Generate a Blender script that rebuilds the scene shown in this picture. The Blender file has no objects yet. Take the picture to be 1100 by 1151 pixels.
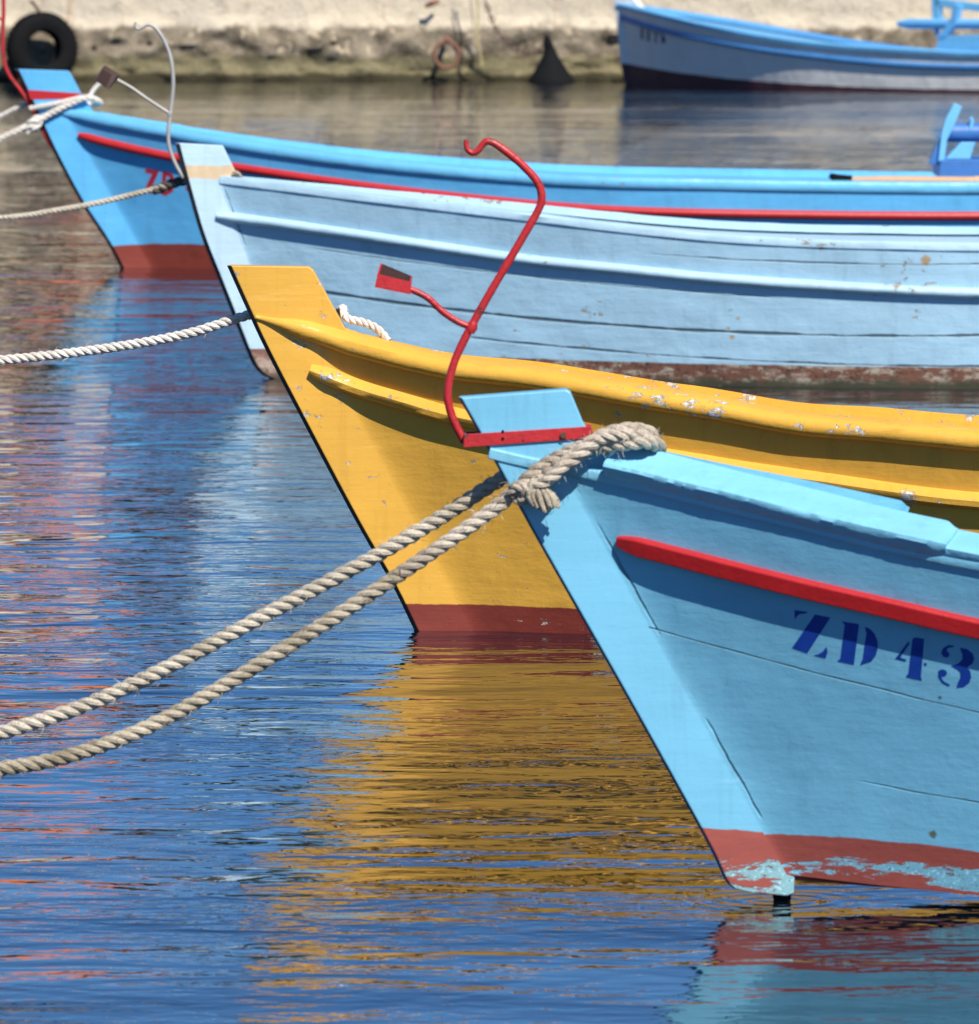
import bpy, bmesh, math, random
from mathutils import Vector, Matrix, noise
R = math.radians
random.seed(7)
scn = bpy.context.scene
col = scn.collection

# ------------------------------------------------------------------ camera
F_PX, W_PX, H_PX, CAM_H, HORIZ = 10000.0, 1100.0, 1151.0, 2.2, -150.0
PITCH = math.atan((H_PX/2-HORIZ)/F_PX)
cd = bpy.data.cameras.new('camera')
cam = bpy.data.objects.new('camera', cd); col.objects.link(cam)
CAMP = Vector((0, 0, CAM_H))
cam.location = CAMP
cam.rotation_euler = (math.pi/2-PITCH, 0, 0)
cd.sensor_fit = 'HORIZONTAL'; cd.sensor_width = 36.0; cd.lens = 36.0*F_PX/W_PX
cd.clip_start = 0.5; cd.clip_end = 6000
cd.dof.use_dof = True; cd.dof.focus_distance = 24.0; cd.dof.aperture_fstop = 16.5
scn.camera = cam
CP, SP = math.cos(PITCH), math.sin(PITCH)

def ray(u, v):
    x = (u-W_PX/2)/F_PX; y = -(v-H_PX/2)/F_PX
    return Vector((x, CP+y*SP, -SP+y*CP))
def on_z(u, v, z=0.0):
    d = ray(u, v); return CAMP+d*((z-CAM_H)/d.z)
def on_y(u, v, y):
    d = ray(u, v); return CAMP+d*(y/d.y)

# ------------------------------------------------------------------ helpers
def tag(o, label=None, cat=None, group=None, kind=None):
    if label: o['label'] = label
    if cat: o['category'] = cat
    if group: o['group'] = group
    if kind: o['kind'] = kind
    return o
def empty(name, loc, rz=0.0):
    o = bpy.data.objects.new(name, None); col.objects.link(o)
    o.empty_display_size = 0.2
    o.location = loc; o.rotation_euler = (0, 0, rz)
    return o
def build(name, verts, faces, mats, parent=None, smooth=True, midx=None, bevel=None, auto=40):
    me = bpy.data.meshes.new(name)
    me.from_pydata([tuple(v) for v in verts], [], faces)
    if not isinstance(mats, (list, tuple)): mats = [mats]
    for m in mats: me.materials.append(m)
    if midx:
        for p, i in zip(me.polygons, midx): p.material_index = i
    bm = bmesh.new(); bm.from_mesh(me)
    bmesh.ops.recalc_face_normals(bm, faces=bm.faces)
    if smooth:
        ca = R(auto)
        for f in bm.faces: f.smooth = True
        for e in bm.edges:
            if len(e.link_faces) == 2 and e.calc_face_angle(0) > ca: e.smooth = False
    bm.to_mesh(me); bm.free()
    o = bpy.data.objects.new(name, me); col.objects.link(o)
    if parent: o.parent = parent
    if bevel:
        b = o.modifiers.new('bevel', 'BEVEL'); b.width = bevel; b.segments = 3; b.limit_method = 'ANGLE'; b.angle_limit = R(35)
        b.harden_normals = False
    return o
class MB:
    def __init__(s): s.v = []; s.f = []
    def add(s, vs, fs):
        n = len(s.v); s.v += [tuple(v) for v in vs]; s.f += [tuple(i+n for i in f) for f in fs]
    def tube(s, pts, r, seg=10, cap=True, flat=1.0):
        pts = [Vector(p) for p in pts]; rr = r if isinstance(r, (list, tuple)) else [r]*len(pts)
        fr = frames(pts); vs = []; fs = []
        for i, p in enumerate(pts):
            a, b = fr[i]
            for k in range(seg):
                an = 2*math.pi*k/seg
                vs.append(p+(a*math.cos(an)+b*math.sin(an)*flat)*rr[i])
        for i in range(len(pts)-1):
            for k in range(seg):
                k2 = (k+1) % seg
                fs.append((i*seg+k, i*seg+k2, (i+1)*seg+k2, (i+1)*seg+k))
        if cap:
            fs.append(tuple(range(seg-1, -1, -1))); n = (len(pts)-1)*seg; fs.append(tuple(n+k for k in range(seg)))
        s.add(vs, fs)
    def box(s, c, d, m=None):
        vs = []
        for x in (-1, 1):
            for y in (-1, 1):
                for z in (-1, 1):
                    v = Vector((x*d[0]/2, y*d[1]/2, z*d[2]/2))
                    if m: v = m @ v
                    vs.append(v+Vector(c))
        s.add(vs, [(0, 1, 3, 2), (4, 6, 7, 5), (0, 4, 5, 1), (2, 3, 7, 6), (0, 2, 6, 4), (1, 5, 7, 3)])
    def prism(s, poly, off):
        """poly: 3d points (planar), extruded by vector off"""
        n = len(poly); p = [Vector(v) for v in poly]; off = Vector(off)
        s.add(p+[v+off for v in p], [tuple(range(n)), tuple(range(2*n-1, n-1, -1))]+[(i, (i+1) % n, (i+1) % n+n, i+n) for i in range(n)])
    def build(s, name, mat, parent=None, **k): return build(name, s.v, s.f, mat, parent, **k)
def frames(pts):
    n = len(pts); T = []
    for i in range(n):
        t = pts[min(i+1, n-1)]-pts[max(i-1, 0)]
        T.append(t.normalized() if t.length > 1e-9 else Vector((1, 0, 0)))
    a = T[0].orthogonal().normalized(); out = []
    for i in range(n):
        a = (a-T[i]*a.dot(T[i])).normalized(); out.append((a, T[i].cross(a)))
    return out
def spline(pts, step=0.01, closed=False):
    """Catmull-Rom through points, about even steps"""
    P = [Vector(p) for p in pts]; out = []
    for i in range(len(P)-1):
        p0 = P[i-1] if i > 0 else P[i]*2-P[i+1]
        p1, p2 = P[i], P[i+1]
        p3 = P[i+2] if i+2 < len(P) else P[i+1]*2-P[i]
        n = max(2, int((p2-p1).length/step))
        for k in range(n):
            t = k/n
            out.append(0.5*((2*p1)+(p2-p0)*t+(2*p0-5*p1+4*p2-p3)*t*t+(3*p1-p0-3*p2+p3)*t**3))
    out.append(P[-1]); return out
def curve1(pts):
    """smooth function through (x, y) points, linear beyond"""
    xs = [p[0] for p in pts]; ys = [p[1] for p in pts]; n = len(xs); m = []
    for i in range(n):
        if i == 0: m.append((ys[1]-ys[0])/(xs[1]-xs[0]))
        elif i == n-1: m.append((ys[-1]-ys[-2])/(xs[-1]-xs[-2]))
        else: m.append((ys[i+1]-ys[i-1])/(xs[i+1]-xs[i-1]))
    def f(x):
        if x <= xs[0]: return ys[0]+m[0]*(x-xs[0])
        if x >= xs[-1]: return ys[-1]+m[-1]*(x-xs[-1])
        i = 0
        while x > xs[i+1]: i += 1
        h = xs[i+1]-xs[i]; t = (x-xs[i])/h
        return (ys[i]*(1+2*t)*(1-t)**2+h*m[i]*t*(1-t)**2+ys[i+1]*t*t*(3-2*t)+h*m[i+1]*t*t*(t-1))
    return f
def smoothstep(a, b, x):
    t = min(1, max(0, (x-a)/(b-a))); return t*t*(3-2*t)

# ------------------------------------------------------------------ node helper
class NT:
    def __init__(s, name):
        s.mat = bpy.data.materials.new(name); s.mat.use_nodes = True
        s.t = s.mat.node_tree; s.t.nodes.clear()
        s.out = s.t.nodes.new('ShaderNodeOutputMaterial')
        s.p = s.t.nodes.new('ShaderNodeBsdfPrincipled')
        s.t.links.new(s.p.outputs[0], s.out.inputs[0])
        tc = s.t.nodes.new('ShaderNodeTexCoord'); s.obj = tc.outputs['Object']; s.uv = tc.outputs['UV']
        sp = s.t.nodes.new('ShaderNodeSeparateXYZ'); s.t.links.new(s.obj, sp.inputs[0])
        s.x, s.y, s.z = sp.outputs
    def put(s, sock, v):
        if isinstance(v, (int, float)): sock.default_value = v
        elif isinstance(v, (tuple, list)):
            sock.default_value = tuple(v)+(1,) if (len(v) == 3 and len(sock.default_value) == 4) else tuple(v)
        else: s.t.links.new(v, sock)
    def m(s, op, a, b=0.0, c=0.0, clamp=False):
        n = s.t.nodes.new('ShaderNodeMath'); n.operation = op; n.use_clamp = clamp
        s.put(n.inputs[0], a); s.put(n.inputs[1], b); s.put(n.inputs[2], c); return n.outputs[0]
    def scale(s, v=(1, 1, 1), off=(0, 0, 0), src=None):
        n = s.t.nodes.new('ShaderNodeMapping'); s.t.links.new(src or s.obj, n.inputs[0])
        n.inputs['Scale'].default_value = v; n.inputs['Location'].default_value = off; return n.outputs[0]
    def noise(s, sc, detail=3.0, rough=0.55, vec=None, dist=0.0):
        n = s.t.nodes.new('ShaderNodeTexNoise'); s.t.links.new(vec or s.obj, n.inputs['Vector'])
        n.inputs['Scale'].default_value = sc; n.inputs['Detail'].default_value = detail
        n.inputs['Roughness'].default_value = rough; n.inputs['Distortion'].default_value = dist
        return n.outputs['Fac']
    def voro(s, sc, vec=None, feat='F1'):
        n = s.t.nodes.new('ShaderNodeTexVoronoi'); n.feature = feat; s.t.links.new(vec or s.obj, n.inputs['Vector'])
        n.inputs['Scale'].default_value = sc; return n.outputs['Distance']
    def ramp(s, v, a, b, lo=0.0, hi=1.0):
        n = s.t.nodes.new('ShaderNodeMapRange'); n.interpolation_type = 'SMOOTHSTEP'
        s.put(n.inputs[0], v); s.put(n.inputs[1], a); s.put(n.inputs[2], b); s.put(n.inputs[3], lo); s.put(n.inputs[4], hi)
        return n.outputs[0]
    def mix(s, f, a, b):
        n = s.t.nodes.new('ShaderNodeMix'); n.data_type = 'RGBA'
        s.put(n.inputs[0], f); s.put(n.inputs[6], a); s.put(n.inputs[7], b); return n.outputs[2]
    def mulc(s, c, v):
        n = s.t.nodes.new('ShaderNodeVectorMath'); n.operation = 'SCALE'; s.put(n.inputs[0], c); s.put(n.inputs['Scale'], v); return n.outputs[0]
    def bump(s, h, strength=1.0, dist=1.0, prev=None):
        n = s.t.nodes.new('ShaderNodeBump'); n.inputs['Strength'].default_value = strength; n.inputs['Distance'].default_value = dist
        s.put(n.inputs['Height'], h)
        if prev: s.t.links.new(prev, n.inputs['Normal'])
        return n.outputs[0]
    def quad(s, q):   # q0 + q1 x + q2 x^2 of local x
        a = s.m('MULTIPLY_ADD', s.x, q[2], q[1]); return s.m('MULTIPLY_ADD', a, s.x, q[0])
    def done(s, colr, rough=0.45, normal=None, spec=0.5, metal=0.0):
        s.put(s.p.inputs['Base Color'], colr); s.put(s.p.inputs['Roughness'], rough)
        s.put(s.p.inputs['Specular IOR Level'], spec); s.put(s.p.inputs['Metallic'], metal)
        if normal is not None: s.t.links.new(normal, s.p.inputs['Normal'])
        return s.mat

def paint(name, base, af=None, afq=None, af_worn=None, seams=(), chip=None, chip_amt=0.0, wood=None, weed=None, rough=0.4, lump=1.0, dirt=(0.25, 0.2, 0.12), dirt_amt=0.25, edge=None, rab=None, spec=0.4, spots=()):
    n = NT(name)
    big = n.noise(2.3, 4); mid = n.noise(11, 5, 0.6); fine = n.noise(70, 4, 0.6)
    streak = n.noise(9, 5, 0.65, n.scale((0.25, 1, 2.5)))
    c = n.mulc(base, n.m('MULTIPLY_ADD', n.m('SUBTRACT', big, 0.5), 0.34, 1.0))
    c = n.mulc(c, n.m('MULTIPLY_ADD', n.m('SUBTRACT', streak, 0.5), 0.16, 1.0))
    drip = n.noise(16, 5, 0.7, n.scale((1, 1, 0.07), (1, 3, 0)))
    c = n.mulc(c, n.ramp(drip, 0.52, 0.75, 1.0, 0.86))
    # weather stains
    st = n.ramp(n.noise(5.5, 6, 0.7, n.scale((1, 1, 0.5))), 0.56, 0.75, 0, dirt_amt)
    c = n.mix(st, c, tuple(0.55*b+0.45*d for b, d in zip(base, dirt)))
    r = n.m('MULTIPLY_ADD', mid, 0.25, rough-0.12)
    h = n.m('MULTIPLY_ADD', mid, 0.0016*lump, n.m('MULTIPLY', n.noise(4.5, 2, 0.4), 0.007*lump)); h = n.m('MULTIPLY_ADD', streak, 0.0012*lump, h)
    h = n.m('MULTIPLY_ADD', fine, 0.0004*lump, h)
    bl_ = n.m('MULTIPLY', n.ramp(n.voro(5.0, n.scale((1, 0, 1), (0.3, 0, 0.1))), 0.035, 0.012), n.ramp(n.noise(1.7, 2), 0.45, 0.55))
    h = n.m('MULTIPLY_ADD', bl_, 0.0016, h)
    c = n.mix(n.m('MULTIPLY', bl_, 0.12), c, (0.9, 0.9, 0.9))
    scuff = n.ramp(n.noise(13, 7, 0.75, n.scale((0.12, 1, 1.6), (4, 1, 2))), 0.60, 0.68, 0, 0.35)
    c = n.mix(scuff, c, tuple(min(1, 1.15*b+0.06) for b in base))
    if wood:      # bare timber between z0 and z1
        z0, z1, cw = wood
        zz = n.m('ADD', n.z, n.m('MULTIPLY', n.m('SUBTRACT', n.noise(14, 4), 0.5), 0.025))
        mk = n.m('MULTIPLY', n.ramp(zz, z0-0.004, z0+0.004), n.ramp(zz, z1-0.004, z1+0.004, 1, 0))
        grain = n.noise(14, 5, 0.7, n.scale((1, 1, 0.15)))
        c = n.mix(mk, c, n.mulc(cw, n.m('MULTIPLY_ADD', grain, 0.9, 0.55)))
    if af:
        q = n.quad(afq); jit = n.m('MULTIPLY', n.m('SUBTRACT', n.noise(7, 5, 0.65), 0.5), 0.018)
        zz = n.m('SUBTRACT', n.m('ADD', n.z, jit), q)
        mk = n.ramp(zz, -0.002, 0.002, 1, 0)
        ac = n.mulc(af, n.m('MULTIPLY_ADD', n.noise(6, 6, 0.7, n.scale((0.5, 1, 2))), 0.8, 0.62))
        if af_worn:  # patches of the upper paint showing through below the line
            wc, lo, hi, thr = af_worn
            wn = n.noise(5.0, 8, 0.72, n.scale((0.45, 1, 2.6)), 0.4)
            band = n.m('MULTIPLY', n.ramp(zz, hi, hi-0.015), n.ramp(zz, lo-0.03, lo))
            wm = n.ramp(n.m('MULTIPLY_ADD', n.m('SUBTRACT', band, 1.0), 0.35, wn), thr, thr+0.02)
            wc = n.mix(n.ramp(n.noise(130, 4, 0.75), 0.56, 0.60), wc, tuple(min(1, 1.35*v+0.12) for v in wc))
            wc = n.mix(n.ramp(n.noise(52, 7, 0.8, n.scale((0.6, 1, 1.4), (2, 2, 7))), 0.575, 0.60), wc, (0.12, 0.04, 0.03))
            ac = n.mix(wm, ac, wc); h = n.m('SUBTRACT', h, n.m('MULTIPLY', wm, 0.0007))
        if weed:     # weed and scum right above the water
            wz = n.m('ADD', n.z, n.m('MULTIPLY', n.m('SUBTRACT', n.noise(9, 6, 0.75), 0.5), 0.10))
            ac = n.mix(n.m('MULTIPLY', n.ramp(n.noise(11, 9, 0.8, n.scale((0.5, 1, 1.5), (3, 0, 1))), 0.49, 0.56), 0.75), ac, weed[0])
            ac = n.mix(n.ramp(n.noise(34, 6, 0.8, n.scale((1, 1, 1), (6, 0, 1))), 0.54, 0.60, 0, 0.8), ac, tuple(0.25*v for v in af))
            ac = n.mix(n.ramp(wz, 0.01, 0.05, 0.97, 0), ac, weed[1])
        c = n.mix(mk, c, ac); r = n.m('ADD', r, n.m('MULTIPLY', mk, 0.15))
    if chip:
        cn = n.noise(26, 6, 0.7, n.scale((0.6, 1, 1))); loc = n.noise(3.1, 3, 0.5, n.scale((1, 1, 1), (5, 2, 1)))
        cm = n.ramp(n.m('ADD', cn, n.m('MULTIPLY', n.m('SUBTRACT', loc, 0.5), 0.55)), 0.70-chip_amt, 0.715-chip_amt)
        tone = n.mix(n.ramp(n.noise(90, 3), 0.4, 0.6), chip, tuple(0.5*v for v in chip))
        c = n.mix(cm, c, tone); h = n.m('SUBTRACT', h, n.m('MULTIPLY', cm, 0.0012)); r = n.m('ADD', r, n.m('MULTIPLY', cm, 0.3))
    for q, w, t0, t1, dark in seams:
        wob = n.m('MULTIPLY', n.m('SUBTRACT', n.noise(6, 3), 0.5), 0.008)
        d = n.m('ABSOLUTE', n.m('SUBTRACT', n.m('ADD', n.z, wob), n.quad(q)))
        ww = n.m('MULTIPLY', n.ramp(n.noise(4.5, 3, 0.6, n.scale((1, 0, 0), (t0, 1, 2))), 0.35, 0.6, 0.35, 1.0), w)
        mk = n.m('SUBTRACT', 1.0, n.m('DIVIDE', d, ww), clamp=True)
        ends = n.m('MULTIPLY', n.ramp(n.x, t0, t0+0.15), n.ramp(n.x, t1, t1-0.15))
        mk = n.m('MULTIPLY', mk, ends)
        c = n.mix(n.m('MULTIPLY', n.ramp(mk, 0.1, 0.6), dark), c, tuple(0.12*b+0.01 for b in base))
        h = n.m('SUBTRACT', h, n.m('MULTIPLY', mk, 0.004))
    for sx, sz, sr, sc_ in spots:
        dd = n.m('SQRT', n.m('ADD', n.m('POWER', n.m('SUBTRACT', n.x, sx), 2.0), n.m('POWER', n.m('SUBTRACT', n.z, sz), 2.0)))
        dd = n.m('ADD', dd, n.m('MULTIPLY', n.m('SUBTRACT', n.noise(60, 4), 0.5), sr*1.6))
        c = n.mix(n.ramp(dd, sr, sr*0.4, 0, 0.85), c, sc_)
    if rab:       # filled joint between planking and stem
        t1_, t0_, z0_, z1_ = rab
        xr = n.m('MULTIPLY_ADD', n.z, (t1_-t0_)/(z1_-z0_), t0_-z0_*(t1_-t0_)/(z1_-z0_))
        d = n.m('ABSOLUTE', n.m('SUBTRACT', n.m('ADD', n.x, n.m('MULTIPLY', n.m('SUBTRACT', n.noise(10, 4, 0.6), 0.5), 0.014)), n.m('ADD', xr, 0.014)))
        mk = n.m('MULTIPLY', n.ramp(d, 0.0045, 0.001), n.ramp(n.noise(4.2, 3, 0.6, n.scale((0.2, 0, 1), (1, 2, 0))), 0.50, 0.60))
        c = n.mix(n.m('MULTIPLY', mk, 0.6), c, tuple(0.22*b for b in base)); h = n.m('SUBTRACT', h, n.m('MULTIPLY', mk, 0.004))
    return n.done(c, r, n.bump(h, 1.0, 1.0), spec)

def simple(name, base, rough=0.5, var=0.25, sc=12, metal=0.0, bump=0.001, rust=None, rust_amt=0.0, spec=0.5):
    n = NT(name); a = n.noise(sc, 5, 0.65); b = n.noise(sc*6, 3)
    c = n.mulc(base, n.m('MULTIPLY_ADD', n.m('SUBTRACT', a, 0.5), var*2, 1.0))
    if rust: c = n.mix(n.ramp(n.noise(sc*1.7, 6, 0.75), 0.62-rust_amt, 0.68-rust_amt), c, rust)
    h = n.m('MULTIPLY_ADD', b, bump*0.3, n.m('MULTIPLY', a, bump))
    return n.done(c, n.m('MULTIPLY_ADD', a, 0.2, rough-0.1), n.bump(h), spec, metal)

def rope_mat(name, base, dark, wet=None):
    n = NT(name)
    yarn = n.noise(260, 3, 0.6); big = n.noise(9, 4, 0.6); fz = n.noise(110, 4, 0.7)
    c = n.mix(n.ramp(big, 0.35, 0.7), base, dark)
    c = n.mulc(c, n.m('MULTIPLY_ADD', fz, 0.9, 0.52))
    c = n.mix(n.ramp(n.noise(24, 5, 0.7), 0.58, 0.72, 0, 0.6), c, tuple(0.35*v for v in dark))
    h = n.m('MULTIPLY_ADD', yarn, 0.0022, n.m('MULTIPLY', fz, 0.0035))
    return n.done(c, 0.9, n.bump(h), 0.15)

# ------------------------------------------------------------------ boats
class Boat:
    """side-view frame: t aft of the stem, b out from the centreline, z up; hull half-breadth is b(t, z)"""
    def __init__(s, wl, yaw, rabbet, sheer, ext, L, Bs, Bw, ps, pw, Lm, zref, zb=None, b0=0.034):
        s.O = on_z(*wl); s.yaw = yaw; s.b0 = b0
        ca, sa = math.cos(yaw), math.sin(yaw)
        s.d = Vector((ca, -sa, 0)); s.n = Vector((-sa, -ca, 0))
        s.fil = 0.03; s.L = L; s.Bs, s.Bw, s.ps, s.pw, s.Lm, s.zref = Bs, Bw, ps, pw, Lm, zref
        (ta, za), (tb, zb_) = [s.at(u, v, lambda t, z: b0)[::2] for u, v in rabbet]
        s.tr = lambda z: tb+(ta-tb)*(z-zb_)/(za-zb_)
        pts = []
        for u, v in sheer:
            t, b, z = s.at(u, v, s.b); pts.append((t, z))
        s.zs = curve1(pts+ext)
        s.zb = zb(s) if zb else (lambda t: -0.10)
        s.root = None; s.heel = 0.0
    def local(s, t, b, z): return Vector((t, -b, z))
    def world(s, t, b, z): return s.O+s.d*t+s.n*b+Vector((0, 0, z))
    def at(s, u, v, bf):
        d = ray(u, v); b = 0.05
        for _ in range(60):
            lam = (b-(CAMP-s.O).dot(s.n))/d.dot(s.n); P = CAMP+d*lam
            t = (P-s.O).dot(s.d); z = P.z
            nb = bf(t, z) if callable(bf) else bf
            b = 0.5*b+0.5*nb
        return t, b, z
    def pl(s, u, v, b): # pixel to local point at fixed half-breadth
        t, bb, z = s.at(u, v, lambda t, z: b); return s.local(t, bb, z)
    def b(s, t, z):
        tau = max(0.0, t-s.tr(z)); tau = tau*tau/(tau+s.fil) if tau > 0 else 0.0; zt = min(1.15, max(-0.2, z/s.zref))
        B = s.Bw+(s.Bs-s.Bw)*zt; p = s.pw+(s.ps-s.pw)*zt
        u = min(1.0, tau/s.Lm); v = B*(1-(1-u)**p)
        if t > s.Lm: v *= 1-0.38*((t-s.Lm)/(s.L-s.Lm))**2
        return s.b0+v
    def quad(s, px, inset=0.0):
        """quadratic z(t) through three picture points on the hull"""
        P = []
        for u, v in px:
            t, b, z = s.at(u, v, s.b); P.append((t, z))
        (x0, y0), (x1, y1), (x2, y2) = P
        a = ((y2-y0)/(x2-x0)-(y1-y0)/(x1-x0))/(x2-x1); b1 = (y1-y0)/(x1-x0)-a*(x0+x1)
        return (y0-b1*x0-a*x0*x0, b1, a)
    def begin(s, name, label, group='moored wooden boats'):
        s.root = empty(name, s.O, -s.yaw); tag(s.root, label, 'boat', group); return s.root
    def make_hull(s, mat, rows=30, N=90, keel=-0.28, bottom_rise=None):
        vs = []; fs = []; 
        for j in range(rows+1):
            g = j/rows
            zf = lambda t: s.zs(t)+(s.zb(t)-s.zs(t))*g
            t0 = s.tr(0.4)
            for _ in range(40): t0 = s.tr(zf(t0))
            for i in range(N+1):
                t = t0+(s.L-t0)*(i/N)**1.7; z = zf(t); vs.append(s.local(t, s.b(t, z), z))
        # bottom, turning in to the keel
        base = len(vs)
        for k in (0.6, 0.25, 0.0):
            for i in range(N+1):
                v = vs[rows*(N+1)+i]; t = v.x; b = -v.y
                zk = keel if bottom_rise is None else bottom_rise(t)
                vs.append(s.local(t, max(0.02, b*k), v.z+(zk-v.z)*(1-k)))
        R_ = rows+4
        for j in range(R_-1):
            for i in range(N):
                a = j*(N+1)+i; fs.append((a, a+1, a+N+2, a+N+1))
        n = len(vs)
        vs2 = vs+[Vector((v.x, -v.y, v.z+v.y*s.heel)) for v in vs]
        fs2 = fs+[tuple(i+n for i in reversed(f)) for f in fs]
        # transom
        for j in range(R_-1):
            a = j*(N+1)+N; b = (j+1)*(N+1)+N; fs2.append((a, b, b+n, a+n))
        return build('hull', vs2, fs2, mat, s.root, auto=50)
    def make_deck(s, mat, camber=0.03, drop=0.012, inset=0.02, t0=None, t1=None):
        M, N = 10, 60; vs = []; fs = []; t0 = t0 if t0 is not None else s.tr(s.zs(s.tr(0.8)))+0.02; t1 = t1 or s.L
        for i in range(N+1):
            t = t0+(t1-t0)*i/N; z = s.zs(t)-drop; b = max(0.01, s.b(t, s.zs(t))-inset)
            for k in range(M+1):
                f = -1+2*k/M; vs.append((t, b*f, z+camber*(1-f*f)*min(1, b/0.3)-max(0, b*f)*s.heel))
        for i in range(N):
            for k in range(M): a = i*(M+1)+k; fs.append((a, a+1, a+M+2, a+M+1))
        return build('deck', vs, fs, mat, s.root)
    def sweep(s, name, mat, path, section, mats=None, bevel=None, wob=0.0, seed=0.0, taper=None, sides=(1, -1), fine=0.0):
        """path: list of (t, b, z); section: polygon of (outward, up); one child per side"""
        out = []
        P = [Vector((p[0], p[1], p[2])) for p in path]
        for side in sides:
            vs = []; fs = []; m = len(section)
            for i, p in enumerate(P):
                T = (P[min(i+1, len(P)-1)]-P[max(i-1, 0)]).normalized()
                o = Vector((-T.y, T.x, 0)).normalized(); up = Vector((0, 0, 1))
                up = (up-T*up.dot(T)).normalized()
                k = taper(i/(len(P)-1), p.x) if taper else 1.0
                for q, (so, su) in enumerate(section):
                    w = wob*noise.noise(Vector((p.x*9+seed, q*1.7, side*3.0))) if wob else 0
                    if fine and 0.0 < so < 0.027: w += fine*noise.fractal(Vector((p.x*42, q*0.9, side*7.0+seed)), 0.7, 2.2, 3)
                    v = p+o*(so*k+w)+up*(su*k+w*0.7); vs.append((v.x, -v.y*side, v.z-(max(0, v.y)*s.heel if side < 0 else 0)))
            for i in range(len(P)-1):
                for q in range(m):
                    q2 = (q+1) % m; fs.append((i*m+q, i*m+q2, (i+1)*m+q2, (i+1)*m+q))
            fs.append(tuple(range(m))); fs.append(tuple((len(P)-1)*m+q for q in range(m)))
            out.append(build(name, vs, fs, mat, s.root, bevel=bevel))
        return out
    def along(s, zf, t0, t1, n=90, off=0.0, bow=None):
        """points on the hull at height zf(t); ahead of the planking they lie on the stem's side"""
        r = []
        for i in range(n+1):
            t = t0+(t1-t0)*(i/n)**1.4; z = zf(t); r.append((t, s.b(t, z)+off, z))
        return r
    def make_stem(s, mat, edge_mat, outer, rest, half=0.034, nose=0.012, inset=0.016, bevel=0.003, name='stem'):
        """outer: px down the leading edge; rest: px of the remaining outline, going round"""
        A = [s.at(u, v, 0.0)[::2] for u, v in outer]; B = [s.at(u, v, half)[::2] for u, v in rest]
        dense = [(p.x, p.z) for p in spline([(a[0], 0, a[1]) for a in A], 0.03)]
        A = dense; n = len(A); m = len(B)
        inn = [(a[0]+inset, a[1]) for a in A]
        vs = []; fs = []; mi = []
        for sd in (1, -1):
            vs += [(a[0], -sd*nose, a[1]) for a in A]; vs += [(a[0], -sd*half, a[1]) for a in inn]; vs += [(b[0], -sd*half, b[1]) for b in B]
        K = 2*n+m
        for k, sd in enumerate((0, K)):
            poly = [sd+n+i for i in range(n)]+[sd+2*n+i for i in range(m)]
            fs.append(tuple(poly)); mi.append(0)
            for i in range(n-1): fs.append((sd+i, sd+i+1, sd+n+i+1, sd+n+i)); mi.append(1)
        for i in range(n-1): fs.append((i, i+1, K+i+1, K+i)); mi.append(1)
        loop = [n-1, 2*n-1]+[2*n+i for i in range(m)]+[n, 0]
        for a, b in zip(loop[:-1], loop[1:]): fs.append((a, b, K+b, K+a)); mi.append(0)
        o = build(name, vs, fs, [mat, edge_mat], s.root, midx=mi)
        # triangulate big n-gons safely
        bm = bmesh.new(); bm.from_mesh(o.data); bmesh.ops.triangulate(bm, faces=[f for f in bm.faces if len(f.verts) > 4]); 
        for f in bm.faces: f.smooth = False
        bm.to_mesh(o.data); bm.free()
        if bevel:
            b = o.modifiers.new('bevel', 'BEVEL'); b.width = bevel; b.segments = 2; b.limit_method = 'ANGLE'; b.angle_limit = R(50)
        return o
    def letters(s, name, polys, mat, off=0.0008, bf=None):
        """each glyph polygon given in picture points, laid on the planking"""
        bf = bf or s.b; bm = bmesh.new()
        for poly in polys:
            vs = []
            for u, v in poly:
                t, b, z = s.at(u, v, lambda t, z: bf(t, z)+off); vs.append(bm.verts.new((t, -b, z)))
            bm.faces.new(vs)
        bm.normal_update()
        bmesh.ops.triangulate(bm, faces=bm.faces[:])
        bmesh.ops.subdivide_edges(bm, edges=bm.edges[:], cuts=2, use_grid_fill=True)
        for v in bm.verts: v.co.y = -(bf(v.co.x, v.co.z)+off)
        bmesh.ops.recalc_face_normals(bm, faces=bm.faces)
        me = bpy.data.meshes.new(name); bm.to_mesh(me); bm.free(); me.materials.append(mat)
        o = bpy.data.objects.new(name, me); col.objects.link(o); o.parent = s.root
        return o

RED = simple('red_gloss_paint', (0.43, 0.014, 0.016), 0.42, 0.15, 14, bump=0.002, rust=(0.16, 0.05, 0.04), rust_amt=-0.03)
RED_METAL = simple('red_painted_iron', (0.42, 0.018, 0.02), 0.42, 0.3, 18, bump=0.003, rust=(0.09, 0.03, 0.022), rust_amt=0.035)
DARK_IN = simple('shaded_cradle_inside', (0.035, 0.014, 0.012), 0.7, 0.4, 30, bump=0.002)  # near-black, so the shade inside the cradle boxes is in the colour
BLACK = simple('wet_black_timber', (0.006, 0.006, 0.006), 0.8, 0.4, 14, bump=0.004, spec=0.08)
BOLT = simple('rusty_bolt', (0.13, 0.06, 0.035), 0.6, 0.4, 60, 0.4, 0.001)

def ring(b, r_=12):
    return [(math.cos(2*math.pi*k/r_)*b, math.sin(2*math.pi*k/r_)*b) for k in range(r_)]
def half_round(w, h, n=8):  # w: how far it stands off, h: its height
    return [(-0.012, -h/2)]+[(w*math.sin(math.pi*k/n), -h/2*math.cos(math.pi*k/n)) for k in range(n+1)]+[(-0.012, h/2)]

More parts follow.
